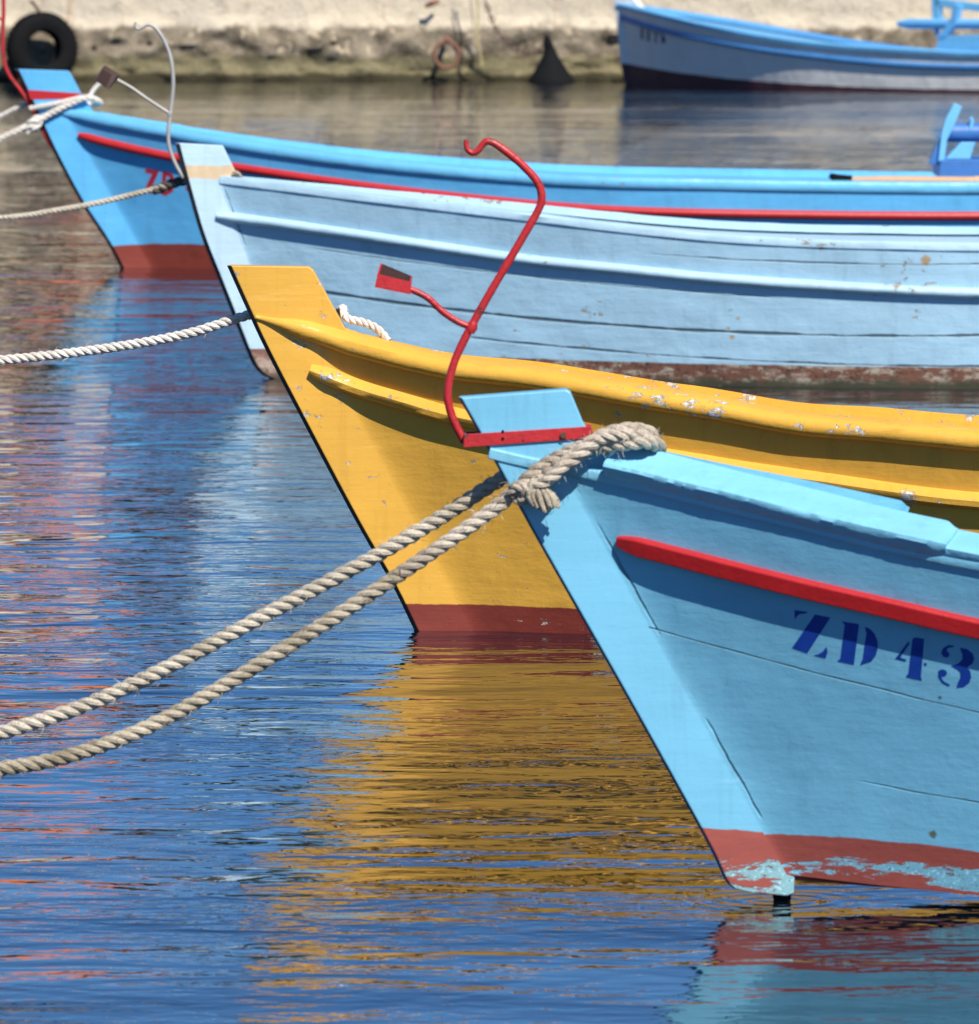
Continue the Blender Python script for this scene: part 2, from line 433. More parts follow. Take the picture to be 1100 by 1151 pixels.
# ================================================================== FRONT BLUE BOAT
def zbF(s):
    p = [s.at(u, v, s.b)[::2] for u, v in ((893, 984), (990, 995), (1100, 1006))]
    return curve1([tuple(q) for q in p]+[(2.0, -0.04), (3.2, -0.14), (6.0, -0.14)])
Fb = Boat((868, 1012), 0.0, ((640, 545), (871, 960)),
          [(640, 529), (700, 542), (750, 555), (877, 586), (1004, 617), (1100, 637)],
          [(1.35, 0.60), (2.4, 0.50), (4.0, 0.46), (5.6, 0.55)], 5.6, 0.86, 0.70, 1.75, 1.6, 2.9, 0.8, zbF)
Fb.heel = 0.035
Fb.begin('fishing_boat', 'sky blue wooden boat nearest in front, red rail and number ZD 43 on its bow')
F_BLUE = (0.17, 0.46, 0.64)
afqF = Fb.quad(((872, 938), (985, 944), (1100, 957)))
matF = paint('blue_boat_paint', F_BLUE, (0.32, 0.075, 0.058), afqF, (( 0.19, 0.46, 0.58), -0.078, -0.022, 0.485),
             seams=[(Fb.quad(((700, 697), (900, 752), (1100, 801))), 0.0028, -0.45, 3, 0.65), (Fb.quad(((960, 877), (1030, 890), (1100, 902))), 0.0024, 0.15, 3, 0.6)],
             chip=(0.42, 0.62, 0.72), chip_amt=-0.05, rough=0.36, lump=1.2, dirt_amt=0.18, spots=[Fb.at(1048, 938, Fb.b)[::2]+(0.012, (0.10, 0.09, 0.02)), Fb.at(1056, 784, Fb.b)[::2]+(0.006, (0.03, 0.04, 0.05))], rab=(Fb.tr(0.8), Fb.tr(0.1), 0.1, 0.8))
matFs = paint('blue_stem_paint', F_BLUE, (0.32, 0.075, 0.058), Fb.quad(((786, 929), (830, 933), (872, 937))), ((0.22, 0.42, 0.46), -0.19, -0.045, 0.435),
              chip=(0.42, 0.6, 0.62), chip_amt=-0.06, rough=0.36, lump=0.8, dirt_amt=0.12)
matFg = paint('blue_gunwale_paint', (0.20, 0.50, 0.67), chip=(0.1, 0.13, 0.15), chip_amt=-0.05, rough=0.4, lump=2.2, dirt_amt=0.3)
matFshade = simple('shaded_blue_stem_edge', (0.05, 0.14, 0.22), 0.5, 0.4, 20)  # stem blue darkened: the leading edge's shade is put into its colour
def riseF(t): return Fb.zb(t)-0.012-0.10*smoothstep(1.3, 2.6, t)
Fb.make_hull(matF, bottom_rise=riseF)
Fb.make_stem(matFs, matFshade, [(515, 446), (551, 510), (600, 600), (700, 776), (785, 929), (805, 968), (813, 986), (823, 997), (845, 1002)],
             [(884, 1007), (892, 1004), (893, 984), (1000, 960), (940, 900), (680, 515), (655, 475), (641, 441), (636, 438)], inset=0.006)
MB_ = MB(); pts = [Fb.pl(u, v, 0.0) for u, v in ((867, 1001), (889, 1004), (886, 1030), (873, 1030))]
MB_.prism([p+Vector((0, -0.018, 0)) for p in pts], (0, 0.036, 0)); MB_.build('keel_foot', BLACK, Fb.root, smooth=False)
Fb.make_deck(matFg, 0.0, 0.02, 0.03)
capsec = [(-0.06, -0.01), (0.012, -0.034), (0.020, -0.026), (0.022, -0.002), (0.014, 0.006), (-0.075, 0.026)]
ts = Fb.at(549, 505, 0.03)[0]; tm = Fb.at(683, 520, Fb.b)[0]; te = Fb.at(1066, 610, Fb.b)[0]
bowz = curve1([(ts, Fb.at(549, 511, 0.04)[2]), (Fb.at(600, 523, 0.04)[0], Fb.at(600, 523, 0.04)[2]), (Fb.at(640, 530, 0.04)[0], Fb.at(640, 530, 0.04)[2]), (Fb.at(720, 547, Fb.b)[0], Fb.zs(Fb.at(720, 547, Fb.b)[0]))])
gz = lambda t: bowz(t) if t < Fb.at(720, 547, Fb.b)[0] else Fb.zs(t)
low = [(-0.06, -0.005), (0.003, -0.010), (0.007, 0.0), (0.007, 0.014), (-0.06, 0.030)]
Fb.sweep('gunwale', matFg, Fb.along(gz, ts, Fb.L, 110), low, wob=0.0025, bevel=0.003)
capF = [(-0.05, -0.008), (0.005, -0.026), (0.010, -0.024), (0.018, -0.012), (0.026, -0.001), (0.025, 0.007), (0.018, 0.012), (-0.02, 0.022), (-0.065, 0.044)]
for sd, te_ in ((1, te), (-1, te-0.075)):
    Fb.sweep('gunwale_cap', matFg, [(t, b, z+0.030) for t, b, z in Fb.along(gz, tm, te_, 170)], capF, wob=0.003, seed=4, sides=(sd,), fine=0.0011, taper=lambda f, t, te_=te_: 1.0-0.22*smoothstep(te_-0.03, te_, t))
    Fb.sweep('gunwale_cap', matFg, [(t, b, z+0.026) for t, b, z in Fb.along(gz, te_-0.005, Fb.L, 80)], [(-0.05, -0.012), (0.003, -0.022), (0.010, -0.012), (0.014, 0.0), (0.010, 0.008), (-0.02, 0.018), (-0.06, 0.036)], wob=0.002, seed=14, sides=(sd,)) if sd > 0 else None
rt0 = Fb.at(694, 609, Fb.b)[0]
rz = curve1([Fb.at(u, v, Fb.b)[::2] for u, v in ((694, 608), (800, 635), (900, 660), (1000, 683), (1100, 706))]+[(1.3, 0.46), (2.6, 0.35), (4, 0.32), (5.6, 0.38)])
Fb.sweep('rubbing_rail', RED, Fb.along(rz, rt0, Fb.L, 90, 0.0), [(-0.01, -0.022), (0.018, -0.021), (0.027, 0.013), (0.022, 0.019), (-0.01, 0.023)], bevel=0.003, wob=0.001,
         taper=lambda f, t: 0.55+0.45*min(1, (t-rt0)/0.04))
o_, s_ = (860, 660), 4.583
def gl(pts): return [(o_[0]+x/s_, o_[1]+y/s_) for x, y in pts]
NAVY = simple('navy_stencil_paint', (0.006, 0.045, 0.30), 0.45, 0.35, 40, bump=0.0005)
glyphs = [
 [(150, 117), (220, 127), (205, 137), (182, 137), (166, 146), (150, 166)],
 [(255, 140), (335, 156), (215, 340), (137, 313)],
 [(315, 305), (320, 335), (310, 366), (246, 351), (272, 346), (295, 332)],
 [(392, 175), (482, 190), (456, 400), (370, 381), (386, 368), (408, 195)],
 [(512, 203), (540, 215), (562, 240), (578, 280), (579, 315), (568, 352), (545, 382), (487, 402), (502, 365), (512, 290), (520, 240)],
 [(736, 279), (743, 291), (694, 362), (680, 369), (668, 369)], [(668, 369), (682, 358), (726, 373), (722, 383)],
 [(757, 266), (772, 258), (818, 266), (801, 460), (806, 481), (722, 463), (737, 442)],
 [(818, 388), (832, 392), (829, 404), (816, 402)],
 [(972, 300), (940, 298), (915, 314), (904, 338), (915, 358), (935, 363), (948, 352), (946, 338), (934, 328), (938, 314), (970, 308)],
 [(1000, 312), (1038, 318), (1066, 340), (1076, 368), (1066, 395), (1040, 411), (1056, 436), (1060, 465), (1050, 492), (1020, 514), (984, 518), (992, 490), (1004, 465), (1004, 440), (990, 425), (956, 405), (994, 393), (1014, 372), (1014, 345)],
 [(890, 432), (908, 422), (930, 428), (936, 445), (924, 459), (904, 460), (918, 484), (952, 504), (942, 510), (908, 492), (890, 462)]]
Fb.letters('registration_number', [gl(g) for g in glyphs], NAVY)
# bracket with hook pole and cradle
def hook_pole(B, name, mat, inner, bar, pole_px, r, arm_px, box_px, b_off, depth=0.05, box_mat=None):
    hp = empty(name, (0, 0, 0)); hp.parent = B.root
    if bar:
        q = [B.pl(u, v, b_off-0.012) for u, v in bar]
        m = MB(); m.prism(q, (0, -0.007, 0)); 
        # turn round the leading edge to the other side
        q0, q3 = q[0], q[3]
        m.prism([q0+Vector((0, 0.0005, 0)), q0+Vector((0.006, 0.0005, 0)), q3+Vector((0.006, 0.0005, 0)), q3+Vector((0, 0.0005, 0))], (0, 2*b_off-0.03, 0))
        q2 = [p+Vector((0, 2*b_off-0.02, 0)) for p in q]; m.prism(q2, (0, 0.007, 0))
        m.build('mounting_bar', mat, hp, smooth=False, bevel=0.0015)
    P = spline([B.pl(u, v, bb) for u, v, bb in pole_px], 0.008)
    rr = [r]*len(P)
    for k in range(14): rr[-1-k] = r*(0.62+0.38*k/14)
    P = [p+Vector((noise.noise(Vector((i*0.045, 1, r*90))), noise.noise(Vector((i*0.045, 5, 2))), noise.noise(Vector((i*0.045, 9, 4)))))*0.0035 for i, p in enumerate(P)]
    rr = [q*(1+0.09*noise.noise(Vector((i*0.21, 3, 7)))) for i, q in enumerate(rr)]
    m = MB(); m.tube(P, rr, 12)
    j0 = B.pl(arm_px[0][0], arm_px[0][1], arm_px[0][2]); m.tube([j0+Vector((-0.004, 0, -0.012)), j0, j0+Vector((0.005, 0, 0.012))], [r*1.0, r*1.45, r*1.0], 10)
    m.build('pole', mat, hp)
    A = spline([B.pl(u, v, bb) for u, v, bb in arm_px], 0.008)
    m = MB(); m.tube(A, r*0.8, 10); m.build('cradle_arm', mat, hp)
    # cradle: an open-topped iron box, four thin walls and a floor
    # cradle: an open-topped iron box of thin plates; the far plate stands higher than the near one
    near, far = [[B.pl(u, v, b_off) for u, v in q] for q in box_px]      # each: left top, right top, right bottom, left bottom
    w = Vector((0, depth, 0)); th = 0.004; ty_ = Vector((0, th, 0))
    fr_ = [p+w for p in far]
    m = MB(); m.prism(near, ty_)
    i_n = [p+ty_ for p in near]
    for k, k2 in ((1, 2), (2, 3), (3, 0)):
        q = [i_n[k], i_n[k2], fr_[k2], fr_[k]]; ce = (sum(near, Vector())/4+sum(fr_, Vector())/4)/2
        nn = (q[1]-q[0]).cross(q[3]-q[0]).normalized(); nn = nn if nn.dot(ce-q[0]) > 0 else -nn
        m.prism(q, nn*th)
    m.build('cradle', box_mat or mat, hp, smooth=False)
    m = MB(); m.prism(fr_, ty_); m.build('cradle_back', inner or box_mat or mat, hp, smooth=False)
    return hp
hp = hook_pole(Fb, 'hook_bracket', RED_METAL, DARK_IN, [(521, 488), (664, 479), (668, 492), (521, 503)],
          [(522, 497, 0.0), (512, 478, 0.0), (505, 458, 0.0), (503, 438, 0.0), (510, 408, 0.0), (522, 381, 0.0), (532, 362, 0.0), (560, 312, 0.0), (590, 263, 0.0), (605, 237, 0.0), (609, 222, 0.0), (604, 205, 0.0), (588, 187, 0.0), (568, 170, 0.0), (553, 160, 0.0), (545, 160, 0.0), (538, 169, 0.0), (531, 172, 0.0), (525, 167, 0.0), (524, 157, 0.0)],
          0.0088, [(530, 368, 0.0), (515, 362, 0.0), (498, 351, 0.0), (482, 336, 0.0), (470, 329, 0.0), (460, 325, 0.0)],
          ([(424, 308), (462, 317), (461, 331), (421, 323)], [(427, 298), (463, 313), (461, 330), (421, 322)]), 0.045, 0.09)
m = MB()
for u, v, r_ in ((633, 489, 0.007),):
    p = Fb.pl(u, v, 0.041); m.tube([p, p+Vector((0, -0.006, 0))], r_, 6)
m.build('bolt', BOLT, hp, smooth=False)
for u, v in ((565, 485), (565, 493), (588, 495)):
    m = MB(); p = Fb.pl(u, v, 0.0405); m.tube([p, p+Vector((0, -0.0012, 0))], 0.0032 if u < 580 else 0.0015, 8); m.build('screw_hole', BLACK, hp, smooth=False)

# ================================================================== YELLOW BOAT
Yb = Boat((466, 708), 0.0, ((364, 400), (515, 680)),
          [(364, 384), (400, 394), (500, 418), (600, 430), (735, 454), (800, 464), (900, 482), (1000, 490), (1100, 500)],
          [(3.0, 0.50), (4.4, 0.48), (5.8, 0.56)], 5.8, 0.82, 0.68, 1.75, 1.6, 3.0, 0.85)
Yb.heel = 0.055; Yb.fil = 0.06
Yb.begin('fishing_boat', 'yellow wooden boat with dark red bottom, second from the front')
Y_C = (0.68, 0.37, 0.056)
afqY = Yb.quad(((480, 679), (560, 680), (650, 684)))
matY = paint('yellow_boat_paint', Y_C, (0.19, 0.034, 0.022), afqY, chip=(0.48, 0.45, 0.36), chip_amt=0.045, rough=0.3, lump=1.5, dirt=(0.30, 0.19, 0.05), dirt_amt=0.55)
matYg = paint('yellow_gunwale_paint', Y_C, chip=(0.60, 0.58, 0.55), chip_amt=0.085, spec=0.25, rough=0.38, lump=1.8, dirt_amt=0.35)
EDGE = simple('tarred_stem_edge', (0.06, 0.047, 0.03), 0.7, 0.8, 25, bump=0.006, rust=(0.30, 0.18, 0.04), rust_amt=-0.01)
matYs = paint('yellow_stem_paint', Y_C, (0.19, 0.034, 0.022), (afqY[0], 0, 0), chip=(0.62, 0.56, 0.46), chip_amt=0.055, rough=0.3, lump=1.0, dirt_amt=0.12)
Yb.make_hull(matY)
Yb.make_stem(matYs, EDGE, [(255, 298), (277, 347), (300, 396), (350, 492), (400, 586), (440, 656), (466, 709), (480, 735)],
             [(560, 760), (600, 640), (400, 390), (378, 352), (352, 304), (347, 300)], inset=0.013)
Yb.make_deck(matYg, 0.0, 0.0, 0.03)
p0 = Yb.at(283, 355, 0.03); pz = [Yb.at(u, v, 0.04)[::2] for u, v in ((270, 352), (300, 360), (330, 368), (364, 378))]
jt = Yb.at(400, 394, Yb.b)[0]
bz = curve1([tuple(q) for q in pz]+[(jt, Yb.zs(jt)+0.008), (jt+0.2, Yb.zs(jt+0.2)+0.008)])
gzY = lambda t: bz(t) if t < jt else Yb.zs(t)+0.008
Yb.sweep('gunwale', matYg, Yb.along(gzY, p0[0]+0.012, Yb.L, 130), [(-0.05, -0.022), (0.012, -0.026), (0.026, -0.016), (0.031, 0.0), (0.026, 0.016), (0.008, 0.028), (-0.055, 0.036)], wob=0.0015, seed=2, taper=lambda f, t: 0.25+0.75*smoothstep(0, 0.16, t-p0[0]-0.012))
ry = curve1([Yb.at(u, v, Yb.b)[::2] for u, v in ((350, 416), (400, 434), (450, 449), (510, 466), (620, 488), (740, 511), (900, 536), (1100, 562))]+[(3.2, 0.34), (4.4, 0.32), (5.8, 0.4)])
yt0 = Yb.at(348, 417, 0.04)[0]
Yb.sweep('rubbing_rail', matYg, Yb.along(ry, yt0, Yb.L, 110), [(-0.01, -0.026), (0.012, -0.027), (0.026, -0.018), (0.031, -0.002), (0.022, 0.014), (-0.01, 0.03)], wob=0.0015, seed=9,
         taper=lambda f, t: 0.6+0.4*min(1, (t-yt0)/0.05))

# ================================================================== PALE BLUE BOAT
Lb = Boat((300, 425), 0.0, ((247, 208), (300, 350)),
          [(247, 203), (330, 213), (400, 222), (500, 234), (600, 246), (700, 258), (800, 268), (900, 274), (1000, 277), (1100, 279)],
          [(4.4, 0.60), (6.4, 0.70)], 6.4, 0.84, 0.76, 1.75, 1.65, 3.2, 0.85)
Lb.begin('fishing_boat', 'pale blue weathered boat with mossy red waterline, behind the yellow boat')
L_C = (0.35, 0.56, 0.70)
afqL = Lb.quad(((560, 402), (800, 409), (1100, 413)))
matL = paint('pale_blue_boat_paint', L_C, spots=[Lb.at(u, v, Lb.b)[::2]+(r_, (0.42, 0.24, 0.07)) for u, v, r_ in ((822, 379, 0.014), (829, 358, 0.01), (985, 325, 0.014), (1028, 326, 0.012), (1040, 293, 0.03), (757, 265, 0.022))], af=(0.17, 0.075, 0.048), afq=afqL, weed=((0.50, 0.46, 0.36), (0.05, 0.05, 0.028)),
             seams=[(Lb.quad(((320, 322), (680, 365), (1100, 377))), 0.011, 0.1, 9, 0.85), (Lb.quad(((560, 383), (800, 403), (1100, 412))), 0.008, 0.8, 9, 0.7),
                    (Lb.quad(((700, 283), (900, 295), (1100, 297))), 0.006, 1.6, 9, 0.7), (Lb.quad(((280, 268), (500, 300), (800, 330))), 0.004, 0.1, 2.2, 0.5)],
             rab=(Lb.tr(0.8), Lb.tr(0.1), 0.1, 0.8), chip=(0.45, 0.36, 0.27), chip_amt=-0.01, rough=0.5, lump=2.0, dirt=(0.4, 0.34, 0.24), dirt_amt=0.2)
zw1 = Lb.at(230, 186, 0.03)[2]; zw0 = Lb.at(235, 201, 0.03)[2]
matLs = paint('pale_blue_stem_paint', (0.46, 0.63, 0.75), (0.22, 0.10, 0.075), (Lb.at(290, 392, 0.03)[2], 0, 0), wood=(zw0, zw1, (0.62, 0.47, 0.30)),
              chip=(0.5, 0.42, 0.33), chip_amt=-0.03, rough=0.5, lump=1.4, dirt_amt=0.2, weed=((0.45, 0.36, 0.28), (0.06, 0.05, 0.03)))
EDGE_L = simple('dark_weathered_edge', (0.07, 0.065, 0.055), 0.7, 0.5, 20, bump=0.004)
matLg = paint('pale_blue_gunwale_paint', (0.40, 0.58, 0.70), chip=(0.42, 0.33, 0.24), chip_amt=0.02, rough=0.5, lump=2.2, dirt_amt=0.3)
Lb.make_hull(matL)
Lb.make_stem(matLs, EDGE_L, [(197, 161), (208, 203), (225, 262), (245, 313), (262, 356), (277, 394), (285, 411), (296, 422), (312, 428)],
             [(340, 432), (360, 420), (290, 250), (268, 199), (262, 189), (250, 164)], inset=0.020)
Lb.make_deck(matLg, 0.015, 0.02, 0.05)
Lb.sweep('gunwale', matLg, Lb.along(lambda t: Lb.zs(t), Lb.at(247, 204, 0.04)[0], Lb.L, 110), [(-0.05, -0.01), (0.004, -0.012), (0.006, 0.012), (0.002, 0.02), (-0.05, 0.024)], wob=0.003, seed=12)
rl = curve1([Lb.at(u, v, Lb.b)[::2] for u, v in ((244, 243), (330, 254), (400, 264), (500, 279), (600, 293), (700, 303), (800, 313), (900, 320), (1100, 330))]+[(4.4, 0.40), (6.4, 0.5)])
lt0 = Lb.at(243, 243, 0.04)[0]
Lb.sweep('rubbing_rail', matLg, Lb.along(rl, lt0, Lb.L, 110), half_round(0.030, 0.046), wob=0.002, seed=20, taper=lambda f, t: 0.6+0.4*min(1, (t-lt0)/0.06))
GREY_IRON = simple('grey_galvanised_iron', (0.42, 0.40, 0.37), 0.55, 0.3, 14, 0.3, 0.001, (0.10, 0.055, 0.035), -0.1)
BROWN_IRON = simple('brown_rusty_iron', (0.085, 0.045, 0.038), 0.7, 0.4, 20, bump=0.003)
hp2 = hook_pole(Lb, 'hook_bracket', GREY_IRON, None, None,
          [(206, 200, 0.0), (198, 186, 0.0), (191, 168, 0.0), (189, 152, 0.0), (191, 127, 0.0), (194, 100, 0.0), (194, 80, 0.0), (191, 62, 0.0), (184, 45, 0.0), (175, 32, 0.0), (168, 28, 0.0), (162, 30, 0.0), (156, 33, 0.0), (152, 30, 0.0), (153, 25, 0.0)],
          0.0085, [(191, 128, 0.0), (165, 111, 0.0), (148, 99, 0.0), (132, 90, 0.0)],
          ([(115, 76), (131, 86), (122, 101), (106, 90)], [(117, 74), (134, 84), (124, 99), (108, 88)]), 0.045, 0.07, box_mat=BROWN_IRON)

m = MB(); q = [Lb.pl(u, v, 0.0465) for u, v in ((115.5, 78), (125.5, 84), (119, 98.5), (107.5, 89.5))]; m.prism(q, (0, 0.0012, 0)); m.build('mouth_shade_plate', DARK_IN, hp2, smooth=False)  # dark plate painted in for the shaded inside of an open box

# ================================================================== STRONG BLUE BOAT AT THE BACK
Bb = Boat((136, 301), 0.0, ((80, 140), (165, 294)),
          [(80, 132), (200, 155), (330, 176), (450, 191), (600, 204), (700, 209), (800, 211), (900, 213), (1100, 215)],
          [(5.8, 0.46), (7.0, 0.52)], 7.0, 0.86, 0.74, 1.75, 1.65, 3.2, 0.85)
Bb.begin('fishing_boat', 'bright blue boat with long red rail and red ZD letters, behind the pale blue boat')
B_C = (0.11, 0.42, 0.73)
afqB = Bb.quad(((150, 275), (190, 274), (243, 276)))
matB = paint('bright_blue_boat_paint', B_C, (0.22, 0.04, 0.025), afqB, chip=(0.35, 0.5, 0.6), chip_amt=-0.06, rough=0.36, lump=1.4, dirt=(0.2, 0.25, 0.2), dirt_amt=0.25)
matBg = paint('bright_blue_gunwale_paint', (0.15, 0.48, 0.75), chip=(0.4, 0.42, 0.38), chip_amt=-0.05, rough=0.35, lump=2.0, dirt_amt=0.15)
Bb.make_hull(matB)
EDGE_B = simple('red_brown_stem_edge', (0.16, 0.03, 0.025), 0.6, 0.5, 20)
Bb.make_stem(matB, EDGE_B, [(17, 78), (35, 116), (60, 170), (90, 226), (120, 272), (136, 302), (145, 318)],
             [(190, 330), (210, 290), (115, 140), (92, 108), (79, 83), (76, 80)], inset=0.022)
m = MB(); q = [Bb.pl(u, v, 0.0365) for u, v in ((31, 101), (90, 105), (93, 111), (34, 112))]
m.prism(q, (0, 0.073, 0)); m.build('red_band', RED, Bb.root, smooth=False)
Bb.make_deck(matBg, 0.03, 0.0, 0.03)
bt0 = Bb.at(44, 122, 0.03)[0]
bzb = curve1([Bb.at(u, v, 0.04)[::2] for u, v in ((44, 120), (70, 127), (100, 134))]+[Bb.at(160, 146, Bb.b)[::2], Bb.at(200, 153, Bb.b)[::2]])
jtb = Bb.at(200, 153, Bb.b)[0]
gzB = lambda t: bzb(t) if t < jtb else Bb.zs(t)+0.006
Bb.sweep('gunwale', matBg, Bb.along(gzB, bt0, Bb.L, 110), [(-0.05, -0.012), (0.008, -0.016), (0.016, -0.004), (0.016, 0.022), (0.010, 0.036), (-0.05, 0.044)], wob=0.002, seed=31, taper=lambda f, t: 0.6+0.4*min(1, (t-bt0)/0.3))
rb = curve1([Bb.at(u, v, Bb.b)[::2] for u, v in ((88, 152), (130, 163), (200, 178), (270, 189), (400, 208), (500, 220), (650, 234), (800, 240), (1100, 243))]+[(5.8, 0.33), (7, 0.38)])
b0_ = Bb.at(88, 152, 0.04)[0]
Bb.sweep('rubbing_rail', RED, Bb.along(rb, b0_, Bb.L, 110), half_round(0.032, 0.05), taper=lambda f, t: 0.6+0.4*min(1, (t-b0_)/0.06))
RED_L = simple('red_letter_paint', (0.38, 0.02, 0.04), 0.5, 0.2, 30, bump=0.0003)
def g2(pts): return [(90+x/5.5, 20+y/5.5) for x, y in pts]
Bb.letters('registration_letters', [g2(g) for g in (
    [(405, 932), (486, 944), (484, 962), (438, 1060), (482, 1068), (480, 1094), (398, 1080), (400, 1058), (444, 966), (402, 960)],
    [(508, 948), (535, 951), (530, 1100), (503, 1098)], [(535, 951), (565, 962), (584, 990), (586, 1040), (572, 1078), (530, 1100), (531, 1074), (552, 1062), (560, 1030), (558, 1000), (548, 982), (534, 976)],
    [(655, 1045), (700, 1052), (698, 1075), (652, 1068)], [(690, 975), (712, 978), (704, 1125), (682, 1122)], [(690, 975), (684, 1010), (672, 1048), (655, 1045)])], RED_L)
# red pole on the bow
hp3 = empty('hook_bracket', (0, 0, 0)); hp3.parent = Bb.root
m = MB(); m.tube(spline([Bb.pl(u, v, 0.0) for u, v in ((58, 165), (46, 143), (36, 122), (24, 103), (10, 84), (4, 66), (3, 40), (4, 10), (2, -25), (-8, -50), (-20, -60), (-28, -52))], 0.01), 0.011, 10)
m.build('pole', RED_METAL, hp3)
m = MB(); m.tube([Bb.pl(4, 24, 0.0), Bb.pl(-14, 12, 0.0), Bb.pl(-30, 4, 0)], 0.008, 8); m.build('cradle_arm', RED_METAL, hp3)
# net winch frame amidships
DB = simple('deep_blue_paint', (0.05, 0.17, 0.45), 0.45, 0.25, 10, bump=0.002)
LBm = simple('light_blue_paint', (0.16, 0.47, 0.74), 0.4, 0.2, 10, bump=0.002)
wf = empty('net_winch', (0, 0, 0)); wf.parent = Bb.root
def bprism(B, name, px, b0, depth, mat, par, bev=0.004):
    m = MB(); m.prism([B.pl(u, v, b0) for u, v in px], (0, depth, 0)); return m.build(name, mat, par, smooth=False, bevel=bev)
bprism(Bb, 'side_board', [(1057, 180), (1190, 179), (1190, 200), (1055, 200)], 0.55, 0.7, DB, wf)
bprism(Bb, 'upright', [(1072, 116), (1081, 120), (1072, 142), (1064, 158), (1061, 182), (1054, 182), (1058, 150), (1062, 135)], 0.50, 0.06, LBm, wf)  # lighter blue puts the sunlight on this plank into its colour
bprism(Bb, 'upright', [(1060, 148), (1066, 152), (1054, 186), (1043, 184)], 0.47, 0.04, DB, wf)  # deep blue puts the shade on this leg into its colour
bprism(Bb, 'knee', [(1062, 179), (1080, 160), (1096, 160), (1090, 179)], 0.50, 0.05, LBm, wf)  # lighter blue again for a sunlit panel
m = MB(); m.tube([Bb.pl(1064, 149, 0.40), Bb.pl(1090, 149, 0.40), Bb.pl(1190, 149, 0.40)], 0.052, 16); m.build('roller', DB, wf)
m = MB(); m.tube([Bb.pl(1090, 146, 0.44), Bb.pl(1092, 136, 0.44), Bb.pl(1090, 132, 0.44)], 0.012, 8); m.build('pin', LBm, wf)
# oar on the gunwale of that boat
TIMBER = simple('oiled_timber', (0.50, 0.30, 0.16), 0.5, 0.3, 9, bump=0.002)
orr = empty('oar', Bb.O); tag(orr, 'wooden oar with black tip lying along the bright blue gunwale', 'oar')
def bw(px, b): return [Bb.pl(u, v, b) for u, v in px]
ob = 0.70
m = MB(); m.tube(bw([(955, 203), (1000, 203), (1095, 204)], ob), [0.022, 0.026, 0.026], 12, flat=1.0); m.tube(bw([(1095, 204), (1250, 205)], ob), [0.03, 0.026], 12); m.build('shaft', TIMBER, orr)
m = MB(); m.tube(bw([(932, 197), (940, 201), (957, 203)], ob), [0.014, 0.026, 0.028], 12); m.build('tip', BLACK, orr)

# ================================================================== GREY-WHITE BOAT BY THE QUAY
Wb = Boat((703, 95), R(38), ((700, 30), (706, 90)),
          [(700, 8), (740, 18), (800, 32), (870, 45), (940, 53), (1020, 58), (1100, 62)],
          [(5.3, 0.40), (6.2, 0.48)], 6.2, 0.86, 0.70, 2.2, 1.9, 2.9, 0.85)
Wb.heel = 0.10
Wb.begin('fishing_boat', 'greyish white boat with blue stripe and dark bottom, moored against the far quay')
afqW = Wb.quad(((710, 73), (860, 92), (1100, 101)))
matW = paint('white_boat_paint', (0.74, 0.73, 0.69), (0.075, 0.028, 0.036), afqW, chip=(0.2, 0.2, 0.14), chip_amt=-0.05, rough=0.45, lump=2.0, dirt=(0.2, 0.22, 0.16), dirt_amt=0.35)
Wb.make_hull(matW)
matWg = paint('quay_boat_blue_trim', (0.14, 0.42, 0.72), rough=0.45, lump=1.5)
Wb.make_stem(matW, matWg, [(688, -12), (690, 0), (696, 45), (700, 80), (704, 96), (706, 105)], [(735, 112), (730, 40), (720, 10), (706, -8)], half=0.04)
Wb.make_deck(matWg, 0.0, 0.03, 0.03)
Wb.sweep('gunwale', matWg, Wb.along(lambda t: Wb.zs(t), Wb.at(693, 4, 0.04)[0], Wb.L, 80), [(-0.05, -0.012), (0.02, -0.014), (0.026, 0.02), (0.012, 0.034), (-0.05, 0.036)])
rw = curve1([Wb.at(u, v, Wb.b)[::2] for u, v in ((698, 20), (740, 33), (800, 46), (870, 58), (1000, 72), (1100, 76))]+[(5.3, 0.27), (6.2, 0.33)])
Wb.sweep('rubbing_rail', simple('mid_blue_paint', (0.06, 0.22, 0.50), 0.5), Wb.along(rw, Wb.at(698, 20, 0.04)[0], Wb.L, 80), half_round(0.03, 0.06))
def strip(x, y0, y1, w=3): return [(x, y0), (x+w, y0+1), (x+w, y1+1), (x, y1)]
Wb.letters('registration_letters', [strip(720, 31, 44), strip(727, 33, 46), [(733, 36), (741, 38), (741, 40), (733, 38)], strip(736, 39, 48, 2), strip(743, 37, 49, 2), [(745, 39), (748, 44), (748, 50), (745, 46)]], simple('faded_dark_letter', (0.05, 0.06, 0.09), 0.6))
wg = empty('net_winch', (0, 0, 0)); wg.parent = Wb.root
def wprism(name, px, b0, depth, mat): bprism(Wb, name, px, b0, depth, mat, wg, 0.006)
wprism('housing', [(1056, 40), (1180, 40), (1180, 62), (1048, 62)], 0.55, 0.6, LBm)
wprism('upright', [(1045, -20), (1055, -20), (1056, 25), (1050, 40), (1047, 15)], 0.50, 0.06, LBm)
wprism('upright', [(1070, 4), (1078, 6), (1074, 28), (1062, 42), (1050, 44), (1062, 30), (1068, 20)], 0.56, 0.07, matWg)
wprism('top_bar', [(1050, -2), (1180, 16), (1180, 24), (1050, 7)], 0.50, 0.07, LBm)
m = MB(); m.tube([Wb.pl(1009, 27, 0.50), Wb.pl(1020, 27, 0.50), Wb.pl(1180, 28, 0.50)], [0.025, 0.05, 0.05], 16); m.build('roller', matWg, wg)

